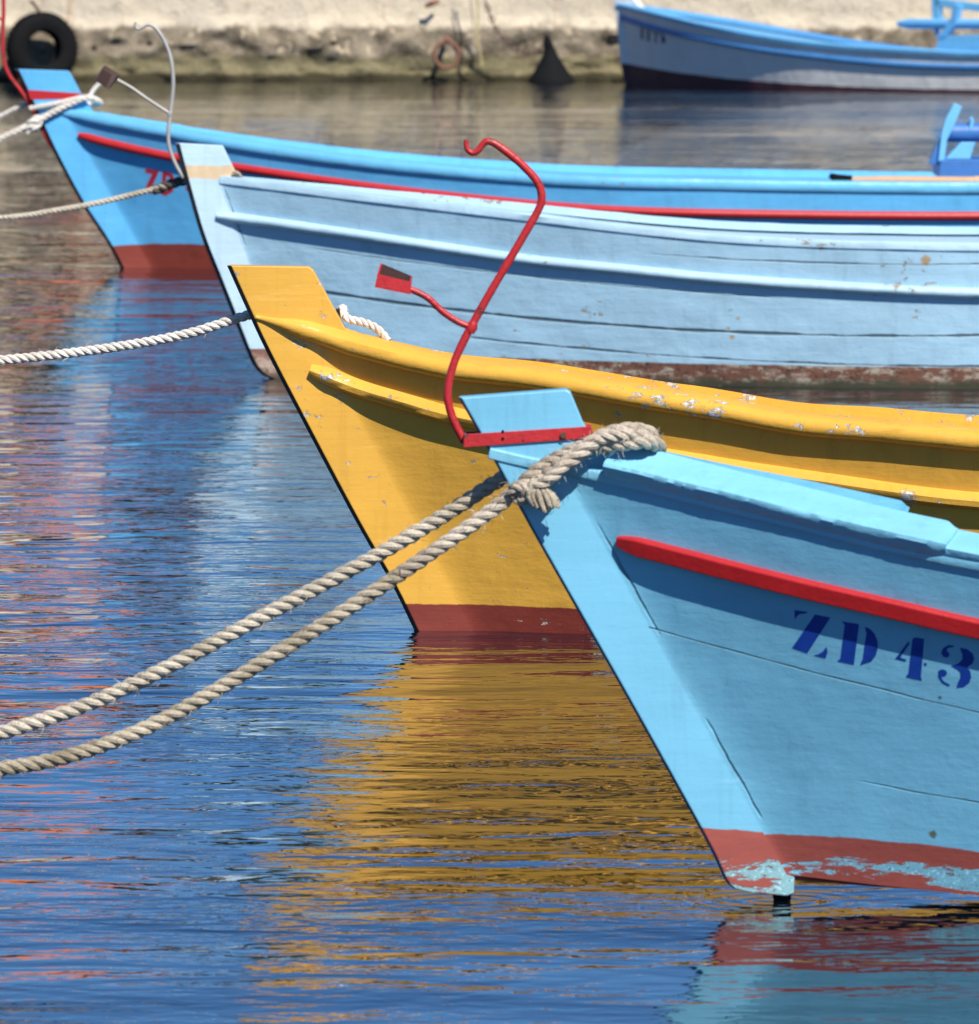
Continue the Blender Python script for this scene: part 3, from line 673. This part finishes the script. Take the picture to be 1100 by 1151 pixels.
# ================================================================== ropes
ROPE = rope_mat('manila_rope', (0.62, 0.55, 0.44), (0.42, 0.36, 0.27))
ROPE_GREY = rope_mat('weathered_rope', (0.58, 0.50, 0.40), (0.33, 0.27, 0.205))
ROPE_DARK = rope_mat('darker_manila_rope', (0.52, 0.45, 0.34), (0.25, 0.205, 0.14))
ROPE_WHITE = rope_mat('white_rope', (0.80, 0.74, 0.66), (0.62, 0.56, 0.48))
def laid(mb, path, Rr, pitch=None, seg=8, step=0.006, ph0=0.0, taper=None):
    """three-strand right-hand laid rope"""
    P = spline(path, step); fr = frames(P); pitch = pitch or Rr*4.9
    s = 0.0; S = [0.0]
    for i in range(1, len(P)): s += (P[i]-P[i-1]).length; S.append(s)
    for k in range(3):
        pts = []; rad = []
        for i, p in enumerate(P):
            a = 2*math.pi*(S[i]/pitch+k/3.0)+ph0; k_ = taper(S[i]/S[-1]) if taper else 1.0
            wv = 1+0.05*noise.noise(Vector((S[i]*14, k*3.1, ph0)))
            pts.append(p+(fr[i][0]*math.cos(a)+fr[i][1]*math.sin(a))*Rr*0.53*k_*wv); rad.append(Rr*0.52*k_*(1+0.07*noise.noise(Vector((S[i]*30, k*5.0, 2)))))
        mb.tube(pts, rad, seg)
def fuzz(mb, path, Rr, n, rnd, ln=0.018):
    P = spline(path, 0.01)
    for _ in range(n):
        i = rnd.randrange(1, len(P)-1); d = Vector((rnd.uniform(-1, 1), rnd.uniform(-1, 1), rnd.uniform(-1, 1))).normalized()
        T = (P[i+1]-P[i-1]).normalized(); o = (d-T*d.dot(T)).normalized()
        a = P[i]+o*Rr*0.92; b = a+(o*0.5+T*rnd.uniform(-1, 1)+d*0.4)*ln*rnd.uniform(0.4, 1)
        mb.tube([a, (a+b)/2+o*0.002, b], [0.0006, 0.0005, 0.0003], 3, cap=False)
rnd = random.Random(3)
def to_water(P): # the line goes on, out to the left, down into the water
    p = P[0]; return [Vector((p.x-2.6*p.z-0.3, p.y, -0.15)), Vector((p.x-1.2*p.z, p.y, p.z*0.42))]+P
def wpx(B, px): return [B.world(*B.at(u, v, lambda t, z, b=b: b)) for u, v, b in px]
# upper line of the front boat, made fast round the far side of the stem
up_px = [(-420, 900, -0.30), (-200, 872, -0.24), (-60, 842, -0.2), (0, 824, -0.18), (100, 791, -0.16), (200, 744, -0.14), (300, 690, -0.12), (400, 637, -0.10), (470, 597, -0.085), (520, 566, -0.07), (560, 540, -0.062), (600, 518, -0.062), (660, 495, -0.062)]
P = wpx(Fb, up_px)
r1 = empty('mooring_rope', P[4]); tag(r1, 'upper of two thick twisted ropes running left from the front blue bow', 'rope', 'ropes moored to the front blue boat')
m = MB(); laid(m, to_water(P), 0.0166); fuzz(m, P, 0.0166, 260, rnd); o = m.build('rope', ROPE, r1); 
def loc_fix(root):
    for c in root.children: c.matrix_parent_inverse = root.matrix_basis.inverted()
low_px = [(-420, 860, 0.30), (-200, 872, 0.24), (-60, 871, 0.16), (0, 864, 0.14), (60, 854, 0.13), (130, 832, 0.12), (200, 800, 0.11), (300, 741, 0.10), (380, 691, 0.09), (450, 645, 0.08), (520, 597, 0.072), (560, 568, 0.068), (580, 551, 0.066)]
hA = [(600, 532, 0.070), (622, 518, 0.066), (648, 505, 0.07), (680, 500, 0.080), (706, 498, 0.088), (724, 496, 0.085), (737, 500, 0.05), (739, 505, -0.02), (720, 505, -0.06), (660, 498, -0.066), (600, 520, -0.064)]
P2 = wpx(Fb, low_px+hA)
r2 = empty('mooring_rope', P2[4]); tag(r2, 'lower twisted rope, hitched round the front blue bow with a frayed end', 'rope', 'ropes moored to the front blue boat')
n_l = len(low_px)
m = MB(); laid(m, to_water(P2[:n_l-3]), 0.0166); fuzz(m, P2[:n_l-3], 0.0166, 260, rnd); m.build('rope', ROPE_DARK, r2)
m = MB(); laid(m, P2[n_l-4:], 0.0166)
tb = [(586, 556, 0.078), (592, 548, 0.083), (608, 540, 0.080), (630, 524, 0.092), (648, 512, 0.096), (662, 500, 0.092), (678, 490, 0.086), (700, 484, 0.078), (718, 484, 0.06), (732, 490, 0.02), (722, 497, -0.05)]
laid(m, wpx(Fb, tb), 0.0172, ph0=1.0)
tc = [(594, 552, 0.104), (606, 545, 0.110), (622, 534, 0.114), (636, 520, 0.104), (650, 508, 0.084), (672, 494, 0.092), (700, 489, 0.098), (722, 490, 0.075), (736, 498, 0.02), (726, 502, -0.05)]
laid(m, wpx(Fb, tc), 0.0145, ph0=2.0)
td = [(573, 556, 0.085), (580, 548, 0.095), (590, 549, 0.10), (588, 562, 0.09), (578, 560, 0.075)]
laid(m, wpx(Fb, td), 0.012, ph0=0.4)
fuzz(m, P2[n_l-3:n_l+5], 0.024, 130, rnd); fuzz(m, wpx(Fb, tc), 0.02, 120, rnd)
m.build('hitch', ROPE_GREY, r2)
m = MB()
for k in range(60):
    f = rnd.uniform(-1, 1); dp = rnd.uniform(-1, 1); ln = rnd.uniform(0.85, 1.06)
    q = [(604+f*6, 538, 0.102+dp*0.008), (606+f*11, 550, 0.106+dp*0.012), (609+f*16, 561-abs(f)*2, 0.104+dp*0.016), (613+f*16+rnd.uniform(-2, 2), 540+34*ln-abs(f)*5, 0.098+dp*0.018)]
    m.tube(spline(wpx(Fb, q), 0.006), [0.0042-0.0018*min(1, j/20) for j in range(len(spline(wpx(Fb, q), 0.006)))], 6)
m.build('frayed_end', ROPE_DARK, r2)
# yellow boat's line
P3 = wpx(Yb, [(-420, 425, -0.3), (-200, 421, -0.22), (-80, 412, -0.16), (0, 405, -0.14), (70, 398, -0.12), (150, 387, -0.09), (215, 374, -0.07), (280, 354, -0.055), (330, 345, -0.055)])
r3 = empty('mooring_rope', P3[3]); tag(r3, 'white twisted rope running left from the yellow bow', 'rope')
m = MB(); laid(m, to_water(P3), 0.0145); fuzz(m, P3, 0.0145, 120, rnd); m.build('rope', ROPE_WHITE, r3)
P4 = wpx(Yb, [(374, 362, -0.13), (381, 350, -0.10), (386, 347, -0.05), (388, 356, 0.0), (396, 360, 0.01), (410, 363, 0.02), (424, 370, 0.03), (436, 384, 0.02)])
m = MB(); laid(m, P4, 0.0125); m.build('loop', ROPE_WHITE, r3)
# pale boat's line
P5 = wpx(Lb, [(-420, 262, -0.3), (-200, 257, -0.2), (0, 245, -0.12), (60, 237, -0.1), (110, 228, -0.09), (160, 216, -0.08), (206, 204, -0.06), (250, 196, -0.06)])
r4 = empty('mooring_rope', P5[2]); tag(r4, 'thin tan rope running left from the pale blue bow past the red letters', 'rope')
m = MB(); laid(m, to_water(P5), 0.013, step=0.01); m.build('rope', ROPE, r4)
m = MB(); laid(m, wpx(Lb, [(172, 214, -0.08), (180, 212, -0.08), (192, 207, -0.07), (207, 203, -0.06)]), 0.022, step=0.008); m.build('knot', rope_mat('dark_rope', (0.14, 0.13, 0.11), (0.08, 0.07, 0.06)), r4)  # thicker, darker length of rope just ahead of the stem
P6 = wpx(Lb, [(262, 196, 0.045), (266, 194, 0.05), (270, 198, 0.05), (272, 203, 0.045)])
m = MB(); laid(m, P6, 0.009, step=0.01); m.build('rope_end', ROPE_GREY, r4)
# bright blue boat's line
P7 = wpx(Bb, [(-420, 190, 0.3), (-200, 205, 0.2), (-60, 182, 0.12), (0, 156, 0.09), (38, 138, 0.06), (60, 126, 0.055), (85, 114, 0.055), (100, 110, 0.05), (112, 116, 0.0), (100, 116, -0.05)])
r5 = empty('mooring_rope', P7[3]); tag(r5, 'cream rope wrapped round the bright blue bow under its red band, running left', 'rope')
m = MB(); laid(m, to_water(P7), 0.019, step=0.012); laid(m, wpx(Bb, [(30, 148, 0.06), (36, 138, 0.08), (44, 134, 0.075), (38, 146, 0.07)]), 0.026, step=0.01)
laid(m, wpx(Bb, [(33, 122, 0.05), (60, 117, 0.055), (92, 110, 0.06), (106, 112, 0.03), (108, 118, -0.02)]), 0.014, step=0.012); m.build('rope', ROPE_WHITE, r5)
P8 = wpx(Bb, [(-420, 215, -0.3), (-200, 190, -0.2), (-30, 143, -0.1), (0, 131, -0.08), (20, 121, -0.06), (40, 116, -0.055), (95, 112, -0.055)])
r6 = empty('mooring_rope', P8[3]); tag(r6, 'short pale rope leaving the far side of the bright blue bow beside the red pole', 'rope')
m = MB(); laid(m, to_water(P8), 0.016, step=0.012); m.build('rope', ROPE_WHITE, r6)
P9 = wpx(Bb, [(100, 110, -0.04), (106, 100, -0.05), (114, 92, -0.05)])
m = MB(); laid(m, P9, 0.013, step=0.012); m.build('rope_end', ROPE_WHITE, r6)
for rt in (r1, r2, r3, r4, r5, r6): loc_fix(rt)

# ================================================================== quay
QD = on_z(550, 91).y
def q_at(u, v, off=0.0): return on_y(u, v, QD-off)
def wallmat():
    n = NT('quay_wall_plaster_and_stone')
    big = n.noise(0.9, 6, 0.65); mid = n.noise(4.5, 7, 0.7); fine = n.noise(22, 5, 0.7)
    plaster = n.mix(n.ramp(big, 0.3, 0.7), (0.70, 0.59, 0.43), (0.60, 0.52, 0.40))
    plaster = n.mix(n.ramp(mid, 0.52, 0.72, 0, 0.7), plaster, (0.30, 0.26, 0.20))
    drip = n.noise(2.2, 5, 0.65, n.scale((1, 1, 0.08)))
    plaster = n.mix(n.ramp(drip, 0.62, 0.72, 0, 0.6), plaster, (0.34, 0.15, 0.055))
    stone = n.mix(n.ramp(mid, 0.32, 0.68), (0.10, 0.08, 0.055), (0.32, 0.265, 0.19))
    stone = n.mix(n.ramp(n.noise(7, 4, 0.6), 0.60, 0.66, 0, 0.85), stone, (0.55, 0.45, 0.31))
    zz = n.m('ADD', n.z, n.m('MULTIPLY', n.m('SUBTRACT', mid, 0.5), 0.16))
    olive = n.mix(n.ramp(fine, 0.3, 0.7), (0.17, 0.145, 0.075), (0.25, 0.215, 0.125))
    stone = n.mix(n.ramp(zz, 0.30, 0.20), stone, olive)
    stone = n.mix(n.ramp(zz, 0.10, 0.05), stone, (0.045, 0.038, 0.02))
    z2 = n.m('ADD', n.z, n.m('MULTIPLY', n.m('SUBTRACT', n.noise(3, 8, 0.75), 0.5), 0.30))
    c = n.mix(n.ramp(z2, 0.50, 0.585), stone, plaster)
    hole = n.ramp(n.voro(3.3, n.scale((1, 1, 1.4))), 0.10, 0.16, 1, 0)
    c = n.mix(n.m('MULTIPLY', hole, n.m('MULTIPLY', n.ramp(z2, 0.54, 0.5), n.ramp(z2, 0.2, 0.3))), c, (0.035, 0.028, 0.02))
    h = n.m('MULTIPLY_ADD', mid, 0.05, n.m('MULTIPLY', fine, 0.015))
    return n.done(c, 0.9, n.bump(h, 1.0, 1.0), 0.2)
vs = []; fs = []
xs = [-60+i*1.0 for i in range(53)]+[-7.4+i*0.05 for i in range(297)]+[8+i*1.0 for i in range(53)]
zs_ = [-0.4, -0.15]+[-0.05+i*0.035 for i in range(22)]+[0.75, 0.82, 0.9, 1.05, 1.2, 1.35, 1.45]
for x in xs:
    for z in zs_:
        lo = smoothstep(0.70, 0.40, z+0.05*noise.noise(Vector((x*2.3, 0, 5))))
        d = 0.03*noise.fractal(Vector((x*0.8, z*1.2, 0)), 1.0, 2.0, 4)
        d += lo*(0.05+0.075*noise.fractal(Vector((x*2.6, z*4.5, 3)), 0.8, 2.1, 5)+0.08*max(0, noise.noise(Vector((x*4.2, z*6, 8)))))
        d += 0.10*smoothstep(0.10, 0.0, z)*(0.5+noise.noise(Vector((x*1.7, z, 1))))
        vs.append((x, -d, z))
nz = len(zs_)
for i in range(len(xs)-1):
    for j in range(nz-1): a = i*nz+j; fs.append((a, a+nz, a+nz+1, a+1))
n0 = len(vs)
for i, x in enumerate(xs): vs.append((x, 1.2, 1.46))
for i in range(len(xs)-1): fs.append((i*nz+nz-1, (i+1)*nz+nz-1, n0+i+1, n0+i))
qw = build('quay_wall', vs, fs, wallmat()); qw.location = (0, QD+0.12, 0)
tag(qw, 'long weathered quay wall, cream plaster above rough algae-dark stone at the waterline', 'wall')
# ground behind
gm = NT('dusty_ground'); c_ = gm.mix(gm.noise(0.4, 6, 0.7), (0.22, 0.19, 0.14), (0.32, 0.28, 0.21)); gmat = gm.done(c_, 0.95, None, 0.1)
gr = build('ground', [(-2500, QD+1.3, 1.44), (2500, QD+1.3, 1.44), (2500, 4000, 1.44), (-2500, 4000, 1.44)], [(0, 1, 2, 3)], gmat); tag(gr, kind='structure')

# tyre hanging on the wall
RUB = simple('old_tyre_rubber', (0.006, 0.0062, 0.007), 0.8, 0.6, 9, bump=0.012, spec=0.12)
tp = q_at(47, 55, 0.30); ty = empty('tyre', tp); tag(ty, 'black rubber tyre hung as a fender on the quay wall', 'tyre')
vs = []; fs = []
prof = [(0.185, -0.07), (0.20, -0.10), (0.27, -0.125), (0.345, -0.115), (0.378, -0.085), (0.386, 0.0), (0.378, 0.085), (0.345, 0.115), (0.27, 0.125), (0.20, 0.10), (0.185, 0.07), (0.215, 0.06), (0.30, 0.09), (0.345, 0.05), (0.345, -0.05), (0.30, -0.09), (0.215, -0.06)]
NS = 56; mp = len(prof)
for i in range(NS):
    a = 2*math.pi*i/NS
    for r_, w_ in prof: vs.append((r_*math.cos(a), w_, r_*math.sin(a)))
for i in range(NS):
    for k in range(mp): fs.append((i*mp+k, i*mp+(k+1) % mp, ((i+1) % NS)*mp+(k+1) % mp, ((i+1) % NS)*mp+k))
t_o = build('carcass', vs, fs, RUB, ty); ty.rotation_euler = (R(-4), 0, R(24)); ty.scale = (0.95, 0.95, 0.95)
m = MB()
for i in range(40):
    a = 2*math.pi*i/40
    for w_, da in ((-0.052, 0.0), (0.0, 0.08), (0.052, 0.0)):
        m.box((0.388*math.cos(a+da), w_, 0.388*math.sin(a+da)), (0.016, 0.044, 0.042), Matrix.Rotation(-(a+da), 3, 'Y'))
m.build('tread_blocks', RUB, ty, smooth=False)
m = MB(); m.tube([(0, 0, 0.33), (0.0, 0.04, 0.40), (-0.02, 0.16, 0.50), (-0.02, 0.24, 0.52)], 0.018, 8); m.build('hanger', BROWN_IRON, ty)
# mooring ring
rp = q_at(502, 62, 0.26); rg = empty('mooring_ring', rp); tag(rg, 'rusty iron mooring ring hanging on the quay wall', 'ring')
m = MB(); pts = [(0.125*math.cos(a*math.pi/16), 0, 0.135*math.sin(a*math.pi/16)) for a in range(33)]; m.tube(pts, 0.022, 10, cap=False)
RUST = simple('rusted_iron', (0.20, 0.09, 0.055), 0.8, 0.4, 16, bump=0.006); m.build('ring', RUST, rg)
m = MB(); m.tube([(0, -0.03, 0.13), (0, 0.03, 0.16), (0, 0.26, 0.17)], 0.03, 8); m.build('staple', RUST, rg)
# iron pin with a rust run further left on the wall
pp = q_at(486, 4, 0.06); pn = empty('iron_stub', pp); tag(pn, 'short rusty iron stub sticking out of the plaster above the mooring ring', 'stub')
m = MB(); m.tube([(-0.07, 0.04, -0.03), (0, 0.0, 0), (0.06, 0.06, 0.02)], [0.02, 0.03, 0.02], 8); m.build('bar', RUST, pn)
# solid black cone standing in for a dark cone-shaped shadow on the wall's foot
bp = q_at(620, 95, 0.45); bu = empty('shadow_cone', (bp.x, bp.y, 0)); tag(bu, 'black cone with knobbed top standing in for a shadow at the foot of the quay', 'float')
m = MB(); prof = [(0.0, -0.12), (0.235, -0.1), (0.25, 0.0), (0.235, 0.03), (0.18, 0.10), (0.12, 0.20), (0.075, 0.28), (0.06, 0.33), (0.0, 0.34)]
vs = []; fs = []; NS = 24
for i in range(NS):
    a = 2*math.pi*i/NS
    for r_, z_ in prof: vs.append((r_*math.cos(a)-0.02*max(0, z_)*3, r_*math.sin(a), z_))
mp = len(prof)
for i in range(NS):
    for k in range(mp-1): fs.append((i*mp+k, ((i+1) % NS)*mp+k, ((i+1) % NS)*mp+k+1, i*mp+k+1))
m.add(vs, fs); BLK = simple('cone_black', (0.007, 0.008, 0.009), 0.8, 0.4, 12, bump=0.004, spec=0.1); m.build('cone', BLK, bu)
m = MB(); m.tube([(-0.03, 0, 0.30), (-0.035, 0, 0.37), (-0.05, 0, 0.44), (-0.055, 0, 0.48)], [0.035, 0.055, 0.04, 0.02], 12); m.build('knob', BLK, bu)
# hanging lines on the wall
h1 = empty('hanging_line', q_at(534, 0, 0.3)); tag(h1, 'thin yellowish line hanging down the quay wall right of the mooring ring', 'line')
m = MB(); m.tube(spline([q_at(u, v, 0.30)-h1.location for u, v in ((533, -40), (536, -5), (537, 20), (535, 40), (540, 60), (541, 74))], 0.03), 0.011, 6); m.build('cord', rope_mat('yellow_cord', (0.55, 0.46, 0.2), (0.35, 0.3, 0.16)), h1)
m = MB(); m.tube(spline([q_at(u, v, 0.28)-h1.location for u, v in ((528, -40), (529, 0), (532, 30), (532, 60))], 0.03), 0.009, 6); m.build('cord', ROPE_GREY, h1)
h2 = empty('slack_chain', q_at(556, 30, 0.3)); tag(h2, 'dark slack chain drooping across the quay wall towards the black cone', 'chain')
m = MB(); cp = spline([q_at(u, v, 0.33)-h2.location for u, v in ((545, 0), (556, 30), (570, 48), (582, 57), (600, 60), (612, 58))], 0.055)
for i in range(len(cp)-1):
    a, b = cp[i], cp[i+1]; d_ = (b-a).normalized(); s_d = d_.cross(Vector((0, 1, 0))).normalized() if i % 2 else Vector((0, 1, 0))
    c0 = (a+b)/2; m.tube([c0+d_*0.04*math.cos(k*math.pi/5)+s_d*0.02*math.sin(k*math.pi/5) for k in range(11)], 0.008, 5, cap=False)
m.build('links', BROWN_IRON, h2)

# ================================================================== behind the quay (seen mirrored in the water)
bl = empty('house', (-7.4, QD+7, 1.44)); tag(bl, 'ochre house with a red tiled roof standing behind the quay', 'house')
OCH = simple('ochre_plaster', (0.34, 0.27, 0.17), 0.9, 0.2, 1.5, bump=0.01)
TILE = simple('red_roof_tiles', (0.58, 0.16, 0.06), 0.8, 0.35, 2.5, bump=0.03)
m = MB(); m.box((0, 3, 1.1), (8, 6, 2.2)); m.build('wall', OCH, bl, smooth=False)
m = MB(); m.prism([(-4.3, -0.4, 2.2), (-4.3, 6.4, 2.2), (-4.3, 3.0, 5.0)], (8.6, 0, 0)); m.v = [(x*(0.82 if z > 4.5 else 1), y, z) for x, y, z in m.v]; m.build('roof', TILE, bl, smooth=False)
m = MB(); m.box((-1.2, -0.02, 0.95), (0.9, 0.08, 1.9)); m.build('door', simple('green_door_paint', (0.03, 0.08, 0.05), 0.5), bl, smooth=False)
for x in (-3, 1, 2.8):
    m = MB(); m.box((x, -0.02, 1.3), (0.8, 0.08, 1.0)); m.build('window', simple('window_glass', (0.02, 0.03, 0.04), 0.1), bl, smooth=False)
LEAF = simple('leaf_green', (0.06, 0.066, 0.024), 0.6, 0.5, 0.9, bump=0.0)
BARK = simple('bark', (0.11, 0.085, 0.06), 0.9, 0.4, 6, bump=0.02)
def tree(x, y, h, r, seed, label):
    rn = random.Random(seed); t = empty('tree', (x, y, 1.44)); tag(t, label, 'tree', 'trees behind the quay')
    m = MB(); m.tube(spline([(0, 0, 0), (0.1, 0.05, h*0.3), (-0.05, 0, h*0.75)], 0.3), [0.2*(1-0.09*i) if i < 9 else 0.04 for i in range(len(spline([(0, 0, 0), (0.1, 0.05, h*0.3), (-0.05, 0, h*0.75)], 0.3)))], 8)
    for k in range(6):
        a = rn.uniform(0, 6.28); z0 = h*rn.uniform(0.3, 0.6); m.tube([(0, 0, z0), (math.cos(a)*r*0.4, math.sin(a)*r*0.4, z0+h*0.12), (math.cos(a)*r*0.75, math.sin(a)*r*0.75, z0+h*0.2)], [0.07, 0.045, 0.015], 6)
    m.build('trunk', BARK, t)
    cl = []
    for k in range(26):
        a = rn.uniform(0, 6.28); q = rn.uniform(0, 1)**0.5*r; cl.append((math.cos(a)*q, math.sin(a)*q, h*rn.uniform(0.35, 0.95), rn.uniform(0.35, 0.6)*r*0.7))
    vs = []; fs = []
    for cx, cy, cz, cr in cl:
        for k in range(130):
            d = Vector((rn.gauss(0, 1), rn.gauss(0, 1), rn.gauss(0, 0.8))).normalized()*cr*rn.uniform(0.5, 1)
            c = Vector((cx, cy, cz))+d; u = Vector((rn.gauss(0, 1), rn.gauss(0, 1), rn.gauss(0, 1))).normalized(); w = u.orthogonal().normalized()
            l = rn.uniform(0.09, 0.17); i = len(vs); vs += [c-u*l, c+w*l*0.5, c+u*l, c-w*l*0.5]; fs.append((i, i+1, i+2, i+3))
    build('crown', vs, fs, LEAF, t, smooth=False)
tree(-2.9, QD+5, 5.4, 1.3, 1, 'tall leafy tree just right of the house behind the quay')
tree(-14.5, QD+7, 7.0, 2.4, 2, 'broad leafy tree left of the house behind the quay')
tree(3.4, QD+5, 4.6, 1.9, 3, 'unseen low round tree added behind the white boat to darken the water')  # out of view, added to darken the reflections by the white boat
tree(6.6, QD+5.5, 5.2, 2.1, 4, 'unseen dark tree added right of the white boat bow to darken the water')  # likewise added out of view for its dark reflection
tree(-5.6, QD+4, 3.4, 1.1, 5, 'slim dark tree in front of the red roofed house')

hd = empty('blocker_hedge', (4.5, QD+2.6, 1.44)); tag(hd, 'unseen band of foliage added on the quay to block low sky and darken the water', 'blocker_hedge')  # out of view, added to keep low sky out of the reflections
rn = random.Random(8); vs = []; fs = []
for k in range(9000):
    x = rn.uniform(-6.2, 7.0); zt = 1.5+0.35*noise.noise(Vector((x*0.9, 0, 0)))+0.2*noise.noise(Vector((x*3, 1, 0)))
    c = Vector((x, rn.uniform(-0.45, 0.45), zt*rn.uniform(0, 1)**0.8)); u = Vector((rn.gauss(0, 1), rn.gauss(0, 1), rn.gauss(0, 1))).normalized(); w_ = u.orthogonal().normalized()
    l = rn.uniform(0.06, 0.12); i = len(vs); vs += [c-u*l, c+w_*l*0.5, c+u*l, c-w_*l*0.5]; fs.append((i, i+1, i+2, i+3))
build('foliage', vs, fs, LEAF, hd, smooth=False)

# ================================================================== water
def watermat():
    n = NT('harbour_water')
    v = n.scale((0.55, 1.0, 1.0))
    patch = n.ramp(n.noise(0.22, 3, 0.5, n.scale((0.6, 1, 1), (3, 1, 0))), 0.35, 0.65, 0.5, 1.45)
    a = n.noise(1.3, 2, 0.5, v, 0.3); b = n.noise(3.4, 2, 0.45, n.scale((0.6, 1, 1), (2, 5, 0)), 0.5); c = n.noise(13, 2, 0.5, n.scale((0.7, 1, 1), (7, 3, 0)), 0.4)
    h = n.m('MULTIPLY', a, 0.018)
    h = n.m('MULTIPLY_ADD', b, 0.0105, h)
    h = n.m('MULTIPLY_ADD', n.m('MULTIPLY', c, n.ramp(n.noise(0.7, 2, 0.5, n.scale((0.5, 1, 1), (9, 4, 0))), 0.38, 0.62, 0.4, 1.0)), 0.0036, h)
    h = n.m('MULTIPLY', h, patch)
    # rings spreading from the front keel foot
    ox, oy = Fb.O.x, Fb.O.y
    dx = n.m('SUBTRACT', n.x, ox); dy = n.m('SUBTRACT', n.y, oy)
    r = n.m('SQRT', n.m('ADD', n.m('MULTIPLY', dx, dx), n.m('MULTIPLY', dy, dy)))
    rg = n.m('MULTIPLY', n.m('SINE', n.m('MULTIPLY', r, 110.0)), n.ramp(r, 0.02, 0.32, 0.0007, 0.0))
    h = n.m('ADD', h, rg)
    n.p.inputs['IOR'].default_value = 1.33
    return n.done((0.001, 0.005, 0.013), 0.012, n.bump(h, 1.0, 1.0), 0.5)
wt = build('water', [(-400, -60, 0), (400, -60, 0), (400, QD+0.3, 0), (-400, QD+0.3, 0)], [(0, 1, 2, 3)], watermat(), smooth=False); tag(wt, kind='structure')

# ================================================================== light
EL, AZ = R(47), R(24)       # sun height; angle to the right of straight behind the camera
S = Vector((math.cos(EL)*math.sin(AZ), -math.cos(EL)*math.cos(AZ), math.sin(EL)))
sl = bpy.data.lights.new('sun', 'SUN'); sl.energy = 5.0; sl.angle = R(0.5); sl.color = (1.0, 0.95, 0.87)
so = bpy.data.objects.new('sun', sl); col.objects.link(so); so.rotation_euler = (-S).to_track_quat('-Z', 'Y').to_euler()
w = bpy.data.worlds.new('World'); scn.world = w; w.use_nodes = True
nt = w.node_tree; bg = nt.nodes['Background']; sky = nt.nodes.new('ShaderNodeTexSky'); sky.sky_type = 'NISHITA'; sky.sun_disc = False
sky.sun_elevation = EL; sky.sun_rotation = math.pi-AZ; sky.ozone_density = 2.0; sky.air_density = 0.6; sky.dust_density = 0.0
deep = nt.nodes.new('ShaderNodeMix'); deep.data_type = 'RGBA'; deep.blend_type = 'MULTIPLY'; deep.inputs[0].default_value = 1.0   # a deep, clean blue sky
deep.inputs[7].default_value = (0.46, 0.73, 1.0, 1)
nt.links.new(sky.outputs[0], deep.inputs[6]); nt.links.new(deep.outputs[2], bg.inputs[0]); bg.inputs[1].default_value = 0.096
scn.view_settings.view_transform = 'Standard'; scn.view_settings.look = 'None'; scn.view_settings.exposure = 0.38; scn.view_settings.gamma = 1
